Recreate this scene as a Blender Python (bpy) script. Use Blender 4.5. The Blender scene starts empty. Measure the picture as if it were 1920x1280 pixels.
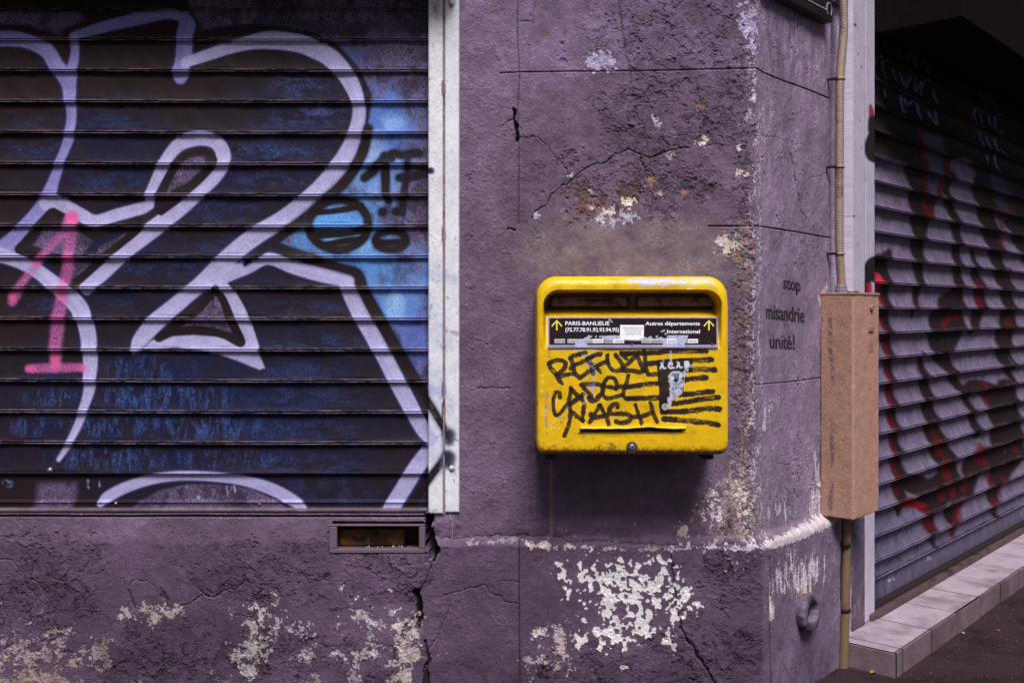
import bpy, math
import numpy as np
from mathutils import Vector, Matrix

SC = bpy.context.scene
COL = SC.collection
R = math.radians

# ------------------------------------------------------------------ camera
F = 1867.0                     # focal length in photograph pixels (35 mm lens)
CAMD, CAMZ = 2.872, 1.15       # distance to the front wall plane, eye height
PYH = 584.0                    # horizon row of the photograph
cam_d = bpy.data.cameras.new("camera")
cam_d.sensor_width = 36.0
cam_d.lens = 36.0 * F / 1920.0
cam_d.shift_y = -(640.0 - PYH) / 1920.0
cam_d.clip_end = 2000.0
cam = bpy.data.objects.new("camera", cam_d)
COL.objects.link(cam)
cam.location = (0, -CAMD, CAMZ)
cam.rotation_euler = (R(90), 0, 0)
SC.camera = cam

# ------------------------------------------------------------------ light
SUN_EL, SUN_AZ = 54.0, 8.0    # elevation; azimuth to the right of the wall's normal
world = bpy.data.worlds.new("World")
SC.world = world
world.use_nodes = True
wt = world.node_tree
bg = wt.nodes["Background"]
sky = wt.nodes.new("ShaderNodeTexSky")
sky.sky_type = 'NISHITA'
sky.sun_disc = False
sky.sun_elevation = R(SUN_EL)
sky.sun_rotation = R(180.0 - SUN_AZ)
sky.dust_density = 4.0
sky.air_density = 1.0
wt.links.new(sky.outputs[0], bg.inputs[0])
bg.inputs[1].default_value = 0.05
sun_d = bpy.data.lights.new("sun", 'SUN')
sun_d.energy = 4.6
sun_d.angle = R(22)
sun_d.color = (1.0, 0.975, 0.96)
sun = bpy.data.objects.new("sun", sun_d)
COL.objects.link(sun)
sv = Vector((math.sin(R(SUN_AZ)) * math.cos(R(SUN_EL)), -math.cos(R(SUN_AZ)) * math.cos(R(SUN_EL)), math.sin(R(SUN_EL))))
sun.rotation_euler = sv.to_track_quat('Z', 'Y').to_euler()
sun.location = (1, -4, 8)
SC.view_settings.view_transform = 'Standard'
SC.view_settings.look = 'None'
SC.view_settings.exposure = -0.27
SC.view_settings.gamma = 1.0
SC.cycles.use_denoising = True
SC.cycles.max_bounces = 6

# ------------------------------------------------------------------ helpers
rng = np.random.default_rng(11)


def lin(c):
    c = np.asarray(c, float) / 255.0
    return np.where(c <= 0.04045, c / 12.92, ((c + 0.055) / 1.055) ** 2.4)


def link(o, parent=None):
    COL.objects.link(o)
    if parent is not None:
        o.parent = parent
    return o


def tag(o, label=None, cat=None, group=None, kind=None):
    if label: o["label"] = label
    if cat: o["category"] = cat
    if group: o["group"] = group
    if kind: o["kind"] = kind
    return o


def thing(name, label, cat, loc=(0, 0, 0), group=None):
    o = bpy.data.objects.new(name, None)
    o.empty_display_size = 0.1
    link(o)
    o.location = loc
    return tag(o, label, cat, group)


def world_parent(o, p):
    """parent keeping the coordinates the mesh was written in"""
    o.parent = p
    if p is not None:
        o.matrix_parent_inverse = Matrix.Translation(p.location).inverted()
    return o


def mesh_obj(name, verts, faces, mat, parent=None, col=None, smooth=False):
    me = bpy.data.meshes.new(name)
    verts = np.asarray(verts, np.float32)
    if isinstance(faces, np.ndarray):
        nf, k = faces.shape
        me.vertices.add(len(verts))
        me.vertices.foreach_set("co", verts.ravel())
        me.loops.add(nf * k)
        me.loops.foreach_set("vertex_index", faces.astype(np.int32).ravel())
        me.polygons.add(nf)
        me.polygons.foreach_set("loop_start", np.arange(0, nf * k, k, dtype=np.int32))
        me.polygons.foreach_set("use_smooth", np.full(nf, smooth, bool))
        me.update(calc_edges=True)
    else:
        me.from_pydata([tuple(map(float, v)) for v in verts], [], [tuple(f) for f in faces])
        me.polygons.foreach_set("use_smooth", np.full(len(me.polygons), smooth, bool))
        me.update()
    if col is not None:
        a = me.color_attributes.new("Col", 'FLOAT_COLOR', 'POINT')
        c4 = np.ones((len(verts), 4), np.float32)
        c4[:, :3] = np.asarray(col, np.float32).reshape(-1, 3)
        a.data.foreach_set("color", c4.ravel())
    me.materials.append(mat)
    o = bpy.data.objects.new(name, me)
    link(o)
    if parent is not None:
        world_parent(o, parent)
    return o


def grid_obj(name, P, mat, parent=None, col=None, keep=None, smooth=True, flip=False):
    """P (ny,nx,3) -> one quad mesh; keep = bool per cell"""
    ny, nx = P.shape[:2]
    idx = np.arange(ny * nx).reshape(ny, nx)
    a, b, c, d = idx[:-1, :-1], idx[:-1, 1:], idx[1:, 1:], idx[1:, :-1]
    q = np.stack([a, d, c, b] if not flip else [a, b, c, d], -1)
    q = q[keep] if keep is not None else q.reshape(-1, 4)
    used = np.zeros(ny * nx, bool)
    used[q.ravel()] = True
    remap = np.cumsum(used) - 1
    V = P.reshape(-1, 3)[used]
    C = None if col is None else np.asarray(col).reshape(-1, 3)[used]
    return mesh_obj(name, V, remap[q], mat, parent, C, smooth)


class MB:
    """collects simple solids into one mesh"""
    def __init__(self): self.v, self.f = [], []

    def quadloop(self, loops, cap=True, closed=True):
        n = len(loops[0]); base = len(self.v)
        for L in loops: self.v += [tuple(p) for p in L]
        for i in range(len(loops) - 1):
            for j in range(n if closed else n - 1):
                a = base + i * n + j; b = base + i * n + (j + 1) % n
                self.f.append((a, b, b + n, a + n))
        if cap:
            self.f.append(tuple(base + j for j in range(n))[::-1])
            self.f.append(tuple(base + (len(loops) - 1) * n + j for j in range(n)))
        return self

    def box(self, x0, x1, y0, y1, z0, z1, bev=0.0, T=None):
        """box with chamfered edges"""
        b = min(bev, (x1 - x0) / 2.1, (y1 - y0) / 2.1, (z1 - z0) / 2.1)
        def ring(ix, z):
            c = bev and b
            xs0, xs1, ys0, ys1 = x0 + ix, x1 - ix, y0 + ix, y1 - ix
            k = b * 0.6 if b else 0
            if b:
                pts = [(xs0 + k, ys0, z), (xs1 - k, ys0, z), (xs1, ys0 + k, z), (xs1, ys1 - k, z),
                       (xs1 - k, ys1, z), (xs0 + k, ys1, z), (xs0, ys1 - k, z), (xs0, ys0 + k, z)]
            else:
                pts = [(xs0, ys0, z), (xs1, ys0, z), (xs1, ys1, z), (xs0, ys1, z)]
            return [T @ Vector(p) for p in pts] if T is not None else pts
        loops = [ring(b, z0), ring(0, z0 + b), ring(0, z1 - b), ring(b, z1)] if b else [ring(0, z0), ring(0, z1)]
        return self.quadloop(loops)

    def tube(self, pts, rad, n=16, cap=True):
        pts = [Vector(p) for p in pts]
        loops = []
        for i, p in enumerate(pts):
            d = (pts[min(i + 1, len(pts) - 1)] - pts[max(i - 1, 0)]).normalized()
            up = Vector((0, 0, 1)) if abs(d.z) < 0.9 else Vector((0, 1, 0))
            a = d.cross(up).normalized(); b = d.cross(a).normalized()
            r = rad[i] if hasattr(rad, '__len__') else rad
            loops.append([p + a * r * math.cos(t) + b * r * math.sin(t) for t in np.linspace(0, 2 * math.pi, n, endpoint=False)])
        return self.quadloop(loops, cap)

    def lathe(self, origin, axis, prof, n=32, wob=None):
        """prof = [(along axis, radius)]"""
        ax = Vector(axis).normalized()
        up = Vector((0, 0, 1)) if abs(ax.z) < 0.9 else Vector((1, 0, 0))
        a = ax.cross(up).normalized(); b = a.cross(ax).normalized()
        loops = []
        for (h, r) in prof:
            L = []
            for t in np.linspace(0, 2 * math.pi, n, endpoint=False):
                rr = r * (1 + (wob(t, h) if wob else 0))
                L.append(Vector(origin) + ax * h + a * rr * math.cos(t) + b * rr * math.sin(t))
            loops.append(L)
        return self.quadloop(loops)

    def build(self, name, mat, parent=None, smooth=False):
        o = mesh_obj(name, self.v, self.f, mat, parent, None, smooth)
        bm_fix(o)
        return o


import bmesh


def bm_fix(o):
    bm = bmesh.new(); bm.from_mesh(o.data)
    bmesh.ops.recalc_face_normals(bm, faces=bm.faces)
    bm.to_mesh(o.data); bm.free()


# ---- noise fields --------------------------------------------------------
def fnoise(shape, lmin, lmax, beta=1.0, ax=1.0, ay=1.0):
    """band-limited power-law noise, unit variance; wavelengths in cells; ax, ay stretch it"""
    ny, nx = shape
    ky = np.fft.fftfreq(ny)[:, None] * ay
    kx = np.fft.rfftfreq(nx)[None, :] * ax
    k = np.sqrt(kx * kx + ky * ky)
    k[0, 0] = 1
    amp = k ** (-beta) * np.exp(-(k * lmin) ** 2 * 0.5) * (1 - np.exp(-(k * lmax) ** 2 * 2))
    amp[0, 0] = 0
    ph = rng.standard_normal((ny, nx // 2 + 1)) + 1j * rng.standard_normal((ny, nx // 2 + 1))
    f = np.fft.irfft2(amp * ph, s=(ny, nx))
    return (f / f.std()).astype(np.float32)


def blur(a, s):
    p = int(s * 4) + 2
    b = np.pad(a, p, mode='edge')
    ky = np.fft.fftfreq(b.shape[0])[:, None]
    kx = np.fft.rfftfreq(b.shape[1])[None, :]
    g = np.exp(-2 * (math.pi * s) ** 2 * (kx * kx + ky * ky))
    return np.fft.irfft2(np.fft.rfft2(b) * g, s=b.shape)[p:-p, p:-p].astype(np.float32)


def sstep(a, b, x):
    t = np.clip((x - a) / (b - a), 0, 1)
    return t * t * (3 - 2 * t)


def catmull(pts, n=8):
    P = np.asarray(pts, float)
    if len(P) < 3: return P
    E = np.vstack([2 * P[0] - P[1], P, 2 * P[-1] - P[-2]])
    out = []
    for i in range(1, len(E) - 2):
        p0, p1, p2, p3 = E[i - 1], E[i], E[i + 1], E[i + 2]
        for t in np.linspace(0, 1, n, endpoint=False):
            out.append(0.5 * (2 * p1 + (p2 - p0) * t + (2 * p0 - 5 * p1 + 4 * p2 - p3) * t * t + (3 * p1 - p0 - 3 * p2 + p3) * t ** 3))
    out.append(P[-1])
    return np.array(out)


class Canvas:
    """paint on a surface; PX, PY = where each surface point was measured in the photograph (flat wall coordinates)"""
    def __init__(self, PX, PY):
        self.PX, self.PY = PX.astype(np.float32), PY.astype(np.float32)
        self.shape = PX.shape
        self.col = np.zeros(PX.shape + (3,), np.float32)
        self.WX = self.PX; self.WY = self.PY

    def warp(self, amp, fx, fy):
        self.WX = self.PX + amp * fx
        self.WY = self.PY + amp * fy

    def window(self, x0, x1, y0, y1):
        cx = np.where((self.PX[0] >= x0) & (self.PX[0] <= x1))[0]
        if not len(cx): return None
        sub = self.PY[:, cx[0]:cx[-1] + 1]
        ry = np.where(((sub >= y0) & (sub <= y1)).any(1))[0]
        if not len(ry): return None
        return slice(ry[0], ry[-1] + 1), slice(cx[0], cx[-1] + 1)

    def sdist(self, pts, smooth=True, warped=False, pad=30):
        """(window, max over the stroke of half width - distance)"""
        P = np.asarray(pts, float)
        if P.shape[1] == 2: P = np.hstack([P, np.full((len(P), 1), 0.0)])
        if smooth and len(P) > 2: P = catmull(P)
        m = P[:, 2].max() / 2 + pad
        w = self.window(P[:, 0].min() - m, P[:, 0].max() + m, P[:, 1].min() - m, P[:, 1].max() + m)
        if w is None: return None, None
        X = (self.WX if warped else self.PX)[w]; Y = (self.WY if warped else self.PY)[w]
        best = np.full(X.shape, -1e3, np.float32)
        if len(P) == 1:
            return w, P[0, 2] / 2 - np.hypot(X - P[0, 0], Y - P[0, 1])
        for (ax, ay, aw), (bx, by, bw) in zip(P[:-1], P[1:]):
            dx, dy = bx - ax, by - ay
            L2 = dx * dx + dy * dy + 1e-9
            t = np.clip(((X - ax) * dx + (Y - ay) * dy) / L2, 0, 1)
            d = np.hypot(X - ax - t * dx, Y - ay - t * dy)
            np.maximum(best, (aw + (bw - aw) * t) / 2 - d, out=best)
        return w, best

    def stroke_mask(self, pts, soft=1.5, smooth=True, warped=False):
        w, s = self.sdist(pts, smooth, warped, pad=soft + 4)
        if w is None: return None, None
        return w, sstep(-soft, soft, s)

    def poly_mask(self, pts, soft=1.5, warped=False, pad=12, grow=0.0):
        P = np.asarray(pts, float)
        m = soft + pad
        w = self.window(P[:, 0].min() - m, P[:, 0].max() + m, P[:, 1].min() - m, P[:, 1].max() + m)
        if w is None: return None, None
        X = (self.WX if warped else self.PX)[w]; Y = (self.WY if warped else self.PY)[w]
        ins = np.zeros(X.shape, bool); d = np.full(X.shape, 1e9, np.float32)
        Q = np.roll(P, -1, 0)
        for (ax, ay), (bx, by) in zip(P, Q):
            if ay != by:
                c = ((ay > Y) != (by > Y)) & (X < (bx - ax) * (Y - ay) / (by - ay) + ax)
                ins ^= c
            dx, dy = bx - ax, by - ay
            t = np.clip(((X - ax) * dx + (Y - ay) * dy) / (dx * dx + dy * dy + 1e-9), 0, 1)
            np.minimum(d, np.hypot(X - ax - t * dx, Y - ay - t * dy), out=d)
        s = np.where(ins, d, -d) + grow
        return w, sstep(-soft, soft, s)

    def mix(self, w, m, c, alpha=1.0):
        if w is None: return
        c = lin(c) if not isinstance(c, np.ndarray) or c.ndim == 1 else c
        m = (m * alpha)[..., None]
        self.col[w] = self.col[w] * (1 - m) + c * m

    def stroke(self, pts, c, soft=1.5, alpha=1.0, smooth=True, tex=None, warped=False):
        w, m = self.stroke_mask(pts, soft, smooth, warped)
        if w is None: return
        if tex is not None: m = m * tex[w]
        self.mix(w, m, c, alpha)

    def poly(self, pts, c, soft=1.5, alpha=1.0, tex=None, warped=False):
        w, m = self.poly_mask(pts, soft, warped)
        if w is None: return
        if tex is not None: m = m * tex[w]
        self.mix(w, m, c, alpha)


def W(pts, w):
    return [(p[0], p[1], w) for p in pts]


# ---- lettering -----------------------------------------------------------
def text_mesh(s, size, offset=0.0, align='LEFT', sx=1.0):
    cu = bpy.data.curves.new("lettering", 'FONT')
    cu.body = s; cu.size = size; cu.offset = offset; cu.align_x = align
    cu.resolution_u = 3
    ob = bpy.data.objects.new("lettering", cu)
    COL.objects.link(ob)
    dg = bpy.context.evaluated_depsgraph_get()
    me = bpy.data.meshes.new_from_object(ob.evaluated_get(dg))
    me.calc_loop_triangles()
    V = np.array([v.co[:] for v in me.vertices]).reshape(-1, 3)
    T = np.array([t.vertices[:] for t in me.loop_triangles]).reshape(-1, 3)
    bpy.data.objects.remove(ob); bpy.data.curves.remove(cu); bpy.data.meshes.remove(me)
    V[:, 0] *= sx
    return V, T


# ---- materials -----------------------------------------------------------
def nt_mat(name):
    m = bpy.data.materials.new(name)
    m.use_nodes = True
    nt = m.node_tree
    return m, nt, nt.nodes["Principled BSDF"]


def noise(nt, scale, detail=4, rough=0.6, coord=None):
    n = nt.nodes.new("ShaderNodeTexNoise")
    n.inputs["Scale"].default_value = scale
    n.inputs["Detail"].default_value = detail
    n.inputs["Roughness"].default_value = rough
    if coord: nt.links.new(coord, n.inputs["Vector"])
    return n


def grain(nt, bsdf, color_socket, coord, scale, amt, bump_scale, bump, rough, rough_var=0.1):
    n = noise(nt, scale, 5, 0.65, coord)
    mr = nt.nodes.new("ShaderNodeMapRange")
    mr.inputs[1].default_value = 0.3; mr.inputs[2].default_value = 0.7
    mr.inputs[3].default_value = 1 - amt; mr.inputs[4].default_value = 1 + amt
    nt.links.new(n.outputs[0], mr.inputs[0])
    mx = nt.nodes.new("ShaderNodeMix"); mx.data_type = 'RGBA'; mx.blend_type = 'MULTIPLY'
    mx.inputs[0].default_value = 1.0
    nt.links.new(color_socket, mx.inputs[6])
    nt.links.new(mr.outputs[0], mx.inputs[7])
    nt.links.new(mx.outputs[2], bsdf.inputs["Base Color"])
    rr = nt.nodes.new("ShaderNodeMapRange")
    rr.inputs[1].default_value = 0.3; rr.inputs[2].default_value = 0.7
    rr.inputs[3].default_value = max(0.02, rough - rough_var); rr.inputs[4].default_value = min(1, rough + rough_var)
    n2 = noise(nt, scale * 0.23, 4, 0.6, coord)
    nt.links.new(n2.outputs[0], rr.inputs[0])
    nt.links.new(rr.outputs[0], bsdf.inputs["Roughness"])
    if bump:
        nb = noise(nt, bump_scale, 5, 0.6, coord)
        b = nt.nodes.new("ShaderNodeBump")
        b.inputs["Distance"].default_value = bump
        b.inputs["Strength"].default_value = 1.0
        nt.links.new(nb.outputs[0], b.inputs["Height"])
        nt.links.new(b.outputs[0], bsdf.inputs["Normal"])


def objcoord(nt):
    return nt.nodes.new("ShaderNodeTexCoord").outputs["Object"]


def mat_paint(name, rough=0.8, scale=300, amt=0.12, bump_scale=250, bump=0.001, spec=0.3, metal=0.0):
    """albedo from the painted colour attribute, broken up by procedural grain"""
    m, nt, b = nt_mat(name)
    a = nt.nodes.new("ShaderNodeAttribute"); a.attribute_name = "Col"
    grain(nt, b, a.outputs["Color"], objcoord(nt), scale, amt, bump_scale, bump, rough)
    b.inputs["Specular IOR Level"].default_value = spec
    b.inputs["Metallic"].default_value = metal
    return m


def mat_plain(name, c, rough=0.6, scale=60, amt=0.15, bump_scale=200, bump=0.0006, spec=0.4, metal=0.0, c2=None, c2scale=12, c2lo=0.5, c2hi=0.62):
    """solid colour with procedural variation and an optional second colour in blotches"""
    m, nt, b = nt_mat(name)
    co = objcoord(nt)
    rgb = nt.nodes.new("ShaderNodeRGB"); rgb.outputs[0].default_value = (*lin(c), 1)
    sock = rgb.outputs[0]
    if c2 is not None:
        n = noise(nt, c2scale, 6, 0.7, co)
        mr = nt.nodes.new("ShaderNodeMapRange"); mr.interpolation_type = 'SMOOTHSTEP'
        mr.inputs[1].default_value = c2lo; mr.inputs[2].default_value = c2hi
        nt.links.new(n.outputs[0], mr.inputs[0])
        mx = nt.nodes.new("ShaderNodeMix"); mx.data_type = 'RGBA'
        nt.links.new(mr.outputs[0], mx.inputs[0])
        nt.links.new(sock, mx.inputs[6]); mx.inputs[7].default_value = (*lin(c2), 1)
        sock = mx.outputs[2]
    grain(nt, b, sock, co, scale, amt, bump_scale, bump, rough)
    b.inputs["Specular IOR Level"].default_value = spec
    b.inputs["Metallic"].default_value = metal
    return m


# ---- places --------------------------------------------------------------
def fx(px, y=0.0):  # photograph column -> X on the front plane at depth y
    return (px - 960.0) * (CAMD + y) / F


def fz(py, y=0.0):
    return CAMZ + (PYH - py) * (CAMD + y) / F


TH = math.atan((2632.0 - 960.0) / F)
ST, CT = math.sin(TH), math.cos(TH)
CX = fx(1417)                   # the corner of the building, y = 0


def side(s, n, z):              # s along the side street, n out from the side wall
    return (CX + ST * s + CT * n, CT * s - ST * n, z)


def side_s(px, n=0.0):
    t = (px - 960.0) / F
    return (t * (CAMD - ST * n) - CX - CT * n) / (ST - CT * t)


def side_z(py, s, n=0.0):
    return CAMZ + (PYH - py) * (CAMD + CT * s - ST * n) / F


def side_px(s, n=0.0):
    return 960 + F * (CX + ST * s + CT * n) / (CAMD + CT * s - ST * n)


def side_frame(s, n, z):        # local x = along s, local y = into the wall, z up
    return Matrix(((ST, -CT, 0, 0), (CT, ST, 0, 0), (0, 0, 1, 0), (0, 0, 0, 1))), Vector(side(s, n, z))

# =========================================================================
# SETTING
# =========================================================================
m_ground = mat_plain("asphalt", (66, 47, 54), 0.9, 170, 0.6, 150, 0.014, 0.25, c2=(44, 31, 36), c2scale=7, c2lo=0.45, c2hi=0.65)
g = mesh_obj("ground", [(-400, -400, 0), (400, -400, 0), (400, 400, 0), (-400, 400, 0)], [(0, 1, 2, 3)], m_ground)
tag(g, "dark asphalt pavement with worn brown patches in front of the corner", "pavement", kind="structure")

# =========================================================================
# BUILDING: one plaster skin round the corner, built as relief
# =========================================================================
building = thing("building", "corner building with cracked and flaking purple-grey plaster and a stained plinth", "building", (CX, 0.3, 0))

DW = 0.0018
PXPC = 650 * DW                                   # photograph pixels per cell
U = np.concatenate([np.arange(fx(-85), CX, DW), CX + np.arange(0.0, 0.52, 0.0013) + 0.0008, CX + np.arange(0.522, 0.70, DW)])
Z = np.arange(2.165, -0.03, -DW)
nuf = int((U < CX).sum())
UU, ZZ = np.meshgrid(U, Z)
S = UU - CX
front = S < 0
PXg = np.where(front, 960 + UU * 650, 960 + F * (CX + ST * S) / (CAMD + CT * S))
PYg = np.where(front, PYH - (ZZ - CAMZ) * 650, PYH - (ZZ - CAMZ) * F / (CAMD + CT * S))
wc = Canvas(PXg, PYg)
shp = wc.shape
px2c = lambda p: p / PXPC
n_w1 = fnoise(shp, px2c(7), px2c(60), 1.5); n_w2 = fnoise(shp, px2c(7), px2c(60), 1.5)
wc.warp(1.8, n_w1, n_w2)
n_big = fnoise(shp, px2c(60), px2c(500), 1.4)
n_mid = fnoise(shp, px2c(14), px2c(120), 1.3)
n_mid2 = fnoise(shp, px2c(14), px2c(120), 1.3)
n_sm = fnoise(shp, px2c(5), px2c(30), 1.0)
n_sm2 = fnoise(shp, px2c(5), px2c(30), 1.0)
n_fine = fnoise(shp, 1.6, px2c(9), 0.6)
n_fine2 = fnoise(shp, 1.6, px2c(9), 0.6)
n_drip = fnoise(shp, px2c(3), px2c(60), 1.1, ax=1.0, ay=6.0)

PX, PY = wc.PX, wc.PY


def region(blobs, fall=0.5):
    """soft union of ellipses (cx, cy, rx, ry)"""
    V = np.zeros(shp, np.float32)
    for cx, cy, rx, ry in blobs:
        d = np.sqrt(((PX - cx) / rx) ** 2 + ((PY - cy) / ry) ** 2)
        np.maximum(V, sstep(1.0 + fall, 1.0 - fall, d), out=V)
    return V


# --- large form
lower_left = (PX < 815) & (ZZ < fz(962))
h = np.zeros(shp, np.float32)
ledge_top = CAMZ - (1004 - PYH) / 650.0
ledge_edge = CAMZ - (1021 - PYH) / 650.0
wob = 0.0016 * n_mid + 0.0004 * n_sm
plinth = sstep(ledge_top, ledge_edge, ZZ + wob)
h += 0.030 * plinth
h = np.where(PX < 812, 0.030, h)
h = np.where(lower_left & (ZZ > fz(962) - 0.006), 0.030 - (ZZ - fz(962) + 0.006) * 6, h)
# the gap where the guide rail ends above the plinth
w, m = wc.poly_mask([(800, 960), (812, 960), (816, 1010), (826, 1032), (818, 1040), (806, 1038), (800, 1000)], 2.5, True)
h[w] = h[w] * (1 - m) - 0.05 * m
wc_gap = (w, m)
# rough lump under the rail
w, s_ = wc.sdist([(838, 985, 36), (838, 1005, 30)], True, True)
h[w] += 0.010 * sstep(-6, 10, s_)
# side strip beyond the pier sits back
back = sstep(0.505, 0.512, S)
h -= 0.022 * back
h += 0.0016 * n_big + 0.0006 * n_mid

# --- albedo base: old purple-grey paint
base = lin((111, 91, 115))
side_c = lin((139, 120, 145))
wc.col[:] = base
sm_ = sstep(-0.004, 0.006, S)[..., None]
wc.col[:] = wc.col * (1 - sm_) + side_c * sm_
jm = back[..., None]
wc.col[:] = wc.col * (1 - jm) + lin((165, 150, 178)) * jm
pl = (plinth * (1 - back))[..., None]
wc.col[:] = wc.col * (1 - pl) + wc.col * np.array([0.72, 0.69, 0.74]) * pl
# brownish bare coat over the letter box
mb = region([(1190, 470, 240, 62), (1080, 478, 120, 50), (1340, 495, 90, 40)], 0.45)
mb = np.clip(mb * (1 + 0.35 * n_mid), 0, 1)[..., None] * (PX < 1405)[..., None]
wc.col[:] = wc.col * (1 - 0.75 * mb) + lin((122, 110, 120)) * 0.75 * mb
# lilac cast high on the pier, older paint
ml = np.clip(region([(1150, 20, 330, 130)], 0.6) * (0.8 + 0.4 * n_mid), 0, 1)[..., None]
wc.col[:] = wc.col * (1 - 0.45 * ml) + lin((122, 106, 142)) * 0.45 * ml
# tone wander
wc.col *= np.exp(0.10 * n_big + 0.07 * n_mid + 0.05 * n_sm)[..., None]

wc.mix(wc_gap[0], wc_gap[1], (46, 34, 40), 0.85)  # shade of the gap painted in dark
# --- stucco grain
stucco = 0.25 + 0.75 * region([(910, 300, 75, 480), (905, 800, 80, 220), (870, 1130, 110, 160), (1000, 820, 60, 160)], 0.4)
h += 0.00030 * n_sm * (0.15 + stucco) + 0.00034 * n_fine * (0.7 + 0.5 * stucco)

# --- flaking coats: level sets of warped noise give steps with lifted rims
fl = region([(1290, 55, 210, 95), (1290, 215, 190, 105), (1200, 330, 210, 85), (1390, 250, 34, 420), (1392, 650, 26, 330),
             (90, 1090, 150, 130), (560, 1070, 240, 70), (1370, 1075, 80, 85), (1310, 1215, 130, 70), (420, 1230, 320, 70),
             (1490, 560, 60, 260), (1500, 860, 60, 160), (1475, 280, 60, 100), (700, 1075, 130, 60), (1120, 1250, 140, 50)], 0.6)
fl = fl * np.where(S > 0, 0.45, 1.0)
fA = 0.62 * fnoise(shp, px2c(4), px2c(70), 1.25) + 0.38 * n_mid
fB = 0.7 * fnoise(shp, px2c(3), px2c(36), 1.0, ax=0.7) + 0.3 * n_mid2
for f_, thr, dep, sel in ((fA, 0.55, 0.0013, fl), (fA, 1.05, 0.0013, fl), (fB, 0.7, 0.0009, fl), (fB, 1.3, 0.0011, fl), (fA, 1.45, 0.0012, np.ones(shp, np.float32))):
    t_ = thr + (1 - sel) * 1.6
    lost = sstep(t_ - 0.05, t_ + 0.05, f_)
    h -= dep * lost
    rim = np.exp(-((f_ - t_ + 0.13) / 0.09) ** 2) * np.clip(sel * 1.3, 0, 1)
    h += 0.0007 * rim
    wc.col *= (1 - 0.10 * lost * sel)[..., None]
    wc.col *= (1 + 0.10 * rim)[..., None]
# lifted plates of paint: angular cells of two sizes, each plate at its own height with a curled edge
def plates(size, ax_, seed):
    """(distance to the plate's edge in px, random value per plate)"""
    r_ = np.random.default_rng(seed)
    wx_ = (UU * 650 + 5.0 * n_w1 + 1.6 * n_sm) / (size * ax_)
    wy_ = (ZZ * 650 + 5.0 * n_w2 + 1.6 * n_sm2) / size
    n_ = 512
    jx, jy, rv = r_.random((n_, n_)).astype(np.float32), r_.random((n_, n_)).astype(np.float32), r_.random((n_, n_)).astype(np.float32)
    ix, iy = np.floor(wx_).astype(int), np.floor(wy_).astype(int)
    f1 = np.full(shp, 9.0, np.float32); f2 = np.full(shp, 9.0, np.float32); val = np.zeros(shp, np.float32)
    for dx in (-1, 0, 1):
        for dy in (-1, 0, 1):
            cx_, cy_ = (ix + dx) % n_, (iy + dy) % n_
            d_ = np.hypot(ix + dx + jx[cy_, cx_] - wx_, iy + dy + jy[cy_, cx_] - wy_).astype(np.float32)
            nearer = d_ < f1
            f2 = np.where(nearer, f1, np.minimum(f2, d_))
            val = np.where(nearer, rv[cy_, cx_], val)
            f1 = np.where(nearer, d_, f1)
    return (f2 - f1) * 0.5 * size, val


for size, ax_, gate, seed, dep in ((34, 1.5, 0.30, 3, 1.0), (15, 1.6, 0.45, 5, 0.75)):
    ed_, rv_ = plates(size, ax_, seed)
    gt = sstep(gate - 0.22, gate + 0.30, 0.55 * fnoise(shp, px2c(16), px2c(120), 1.2) + 1.05 * (fl - 0.30)) * np.clip(0.2 + fl, 0, 1)
    lifted = np.where(rv_ > 0.86, -1.3, rv_) * gt
    h += 0.0011 * dep * lifted
    h += 0.0009 * dep * np.exp(-((ed_ - 2.2) / 2.0) ** 2) * gt * (rv_ > 0.35)
    gap = sstep(1.5, 0.3, ed_) * gt * sstep(-0.5, 0.3, n_mid2 + 0.6 * n_sm)
    h -= 0.0016 * dep * gap
    wc.col *= (1 - 0.55 * gap)[..., None]
    wc.col *= (1 + 0.10 * (rv_ - 0.5) * gt)[..., None]
    wc.col *= (1 - 0.22 * (rv_ > 0.86) * gt)[..., None]

# --- cracks and joints
CRACK = lin((40, 28, 33))


def crack(pts, wd, depth=0.004, dark=0.9, soft=0.9, smooth=False, wp=True):
    p = [(q[0], q[1], q[2] if len(q) > 2 else wd) for q in pts]
    # lower lip raised, with the light it catches painted in paler
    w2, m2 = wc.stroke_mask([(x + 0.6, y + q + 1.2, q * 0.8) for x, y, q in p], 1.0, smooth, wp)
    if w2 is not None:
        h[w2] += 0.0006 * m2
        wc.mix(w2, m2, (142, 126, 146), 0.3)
    w, m = wc.stroke_mask(p, soft, smooth, wp)
    if w is None: return
    h[w] -= depth * m
    wc.mix(w, m, CRACK, dark)  # dirt in the crack, plus the shade of its depth painted in


crack([(938, 138), (972, 136), (1200, 133), (1418, 128)], 2.0, 0.004, 0.85, wp=False)
crack([(1420, 130), (1455, 146), (1500, 163), (1562, 187)], 2.2, 0.004, 0.9, wp=False)
crack([(1328, 424), (1416, 424)], 2.4, 0.004, 0.9, wp=False)
crack([(1419, 424), (1480, 433), (1562, 447)], 2.2, 0.004, 0.9, wp=False)
crack([(1419, 721), (1480, 716), (1540, 708)], 1.8, 0.003, 0.7, wp=False)
crack([(972, -80), (970, 60), (974, 140), (971, 200), (973, 300), (972, 420)], 2.2, 0.004, 0.6, wp=False)
crack([(995, -80), (1004, 20), (1000, 42), (976, 40)], 1.6, 0.003, 0.5)
crack([(1000, 42), (994, 80), (992, 140), (990, 200)], 1.0, 0.0015, 0.35)
crack([(974, 1012), (973, 1100), (975, 1290)], 2.2, 0.004, 0.85, wp=False)
crack([(1429, 1040), (1428, 1150), (1429, 1290)], 2.0, 0.003, 0.7, wp=False)
crack([(1156, -20), (1163, 40), (1172, 90), (1176, 128), (1184, 150), (1188, 190), (1203, 225), (1212, 255), (1217, 285)], 1.5, 0.003, 0.8)
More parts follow.
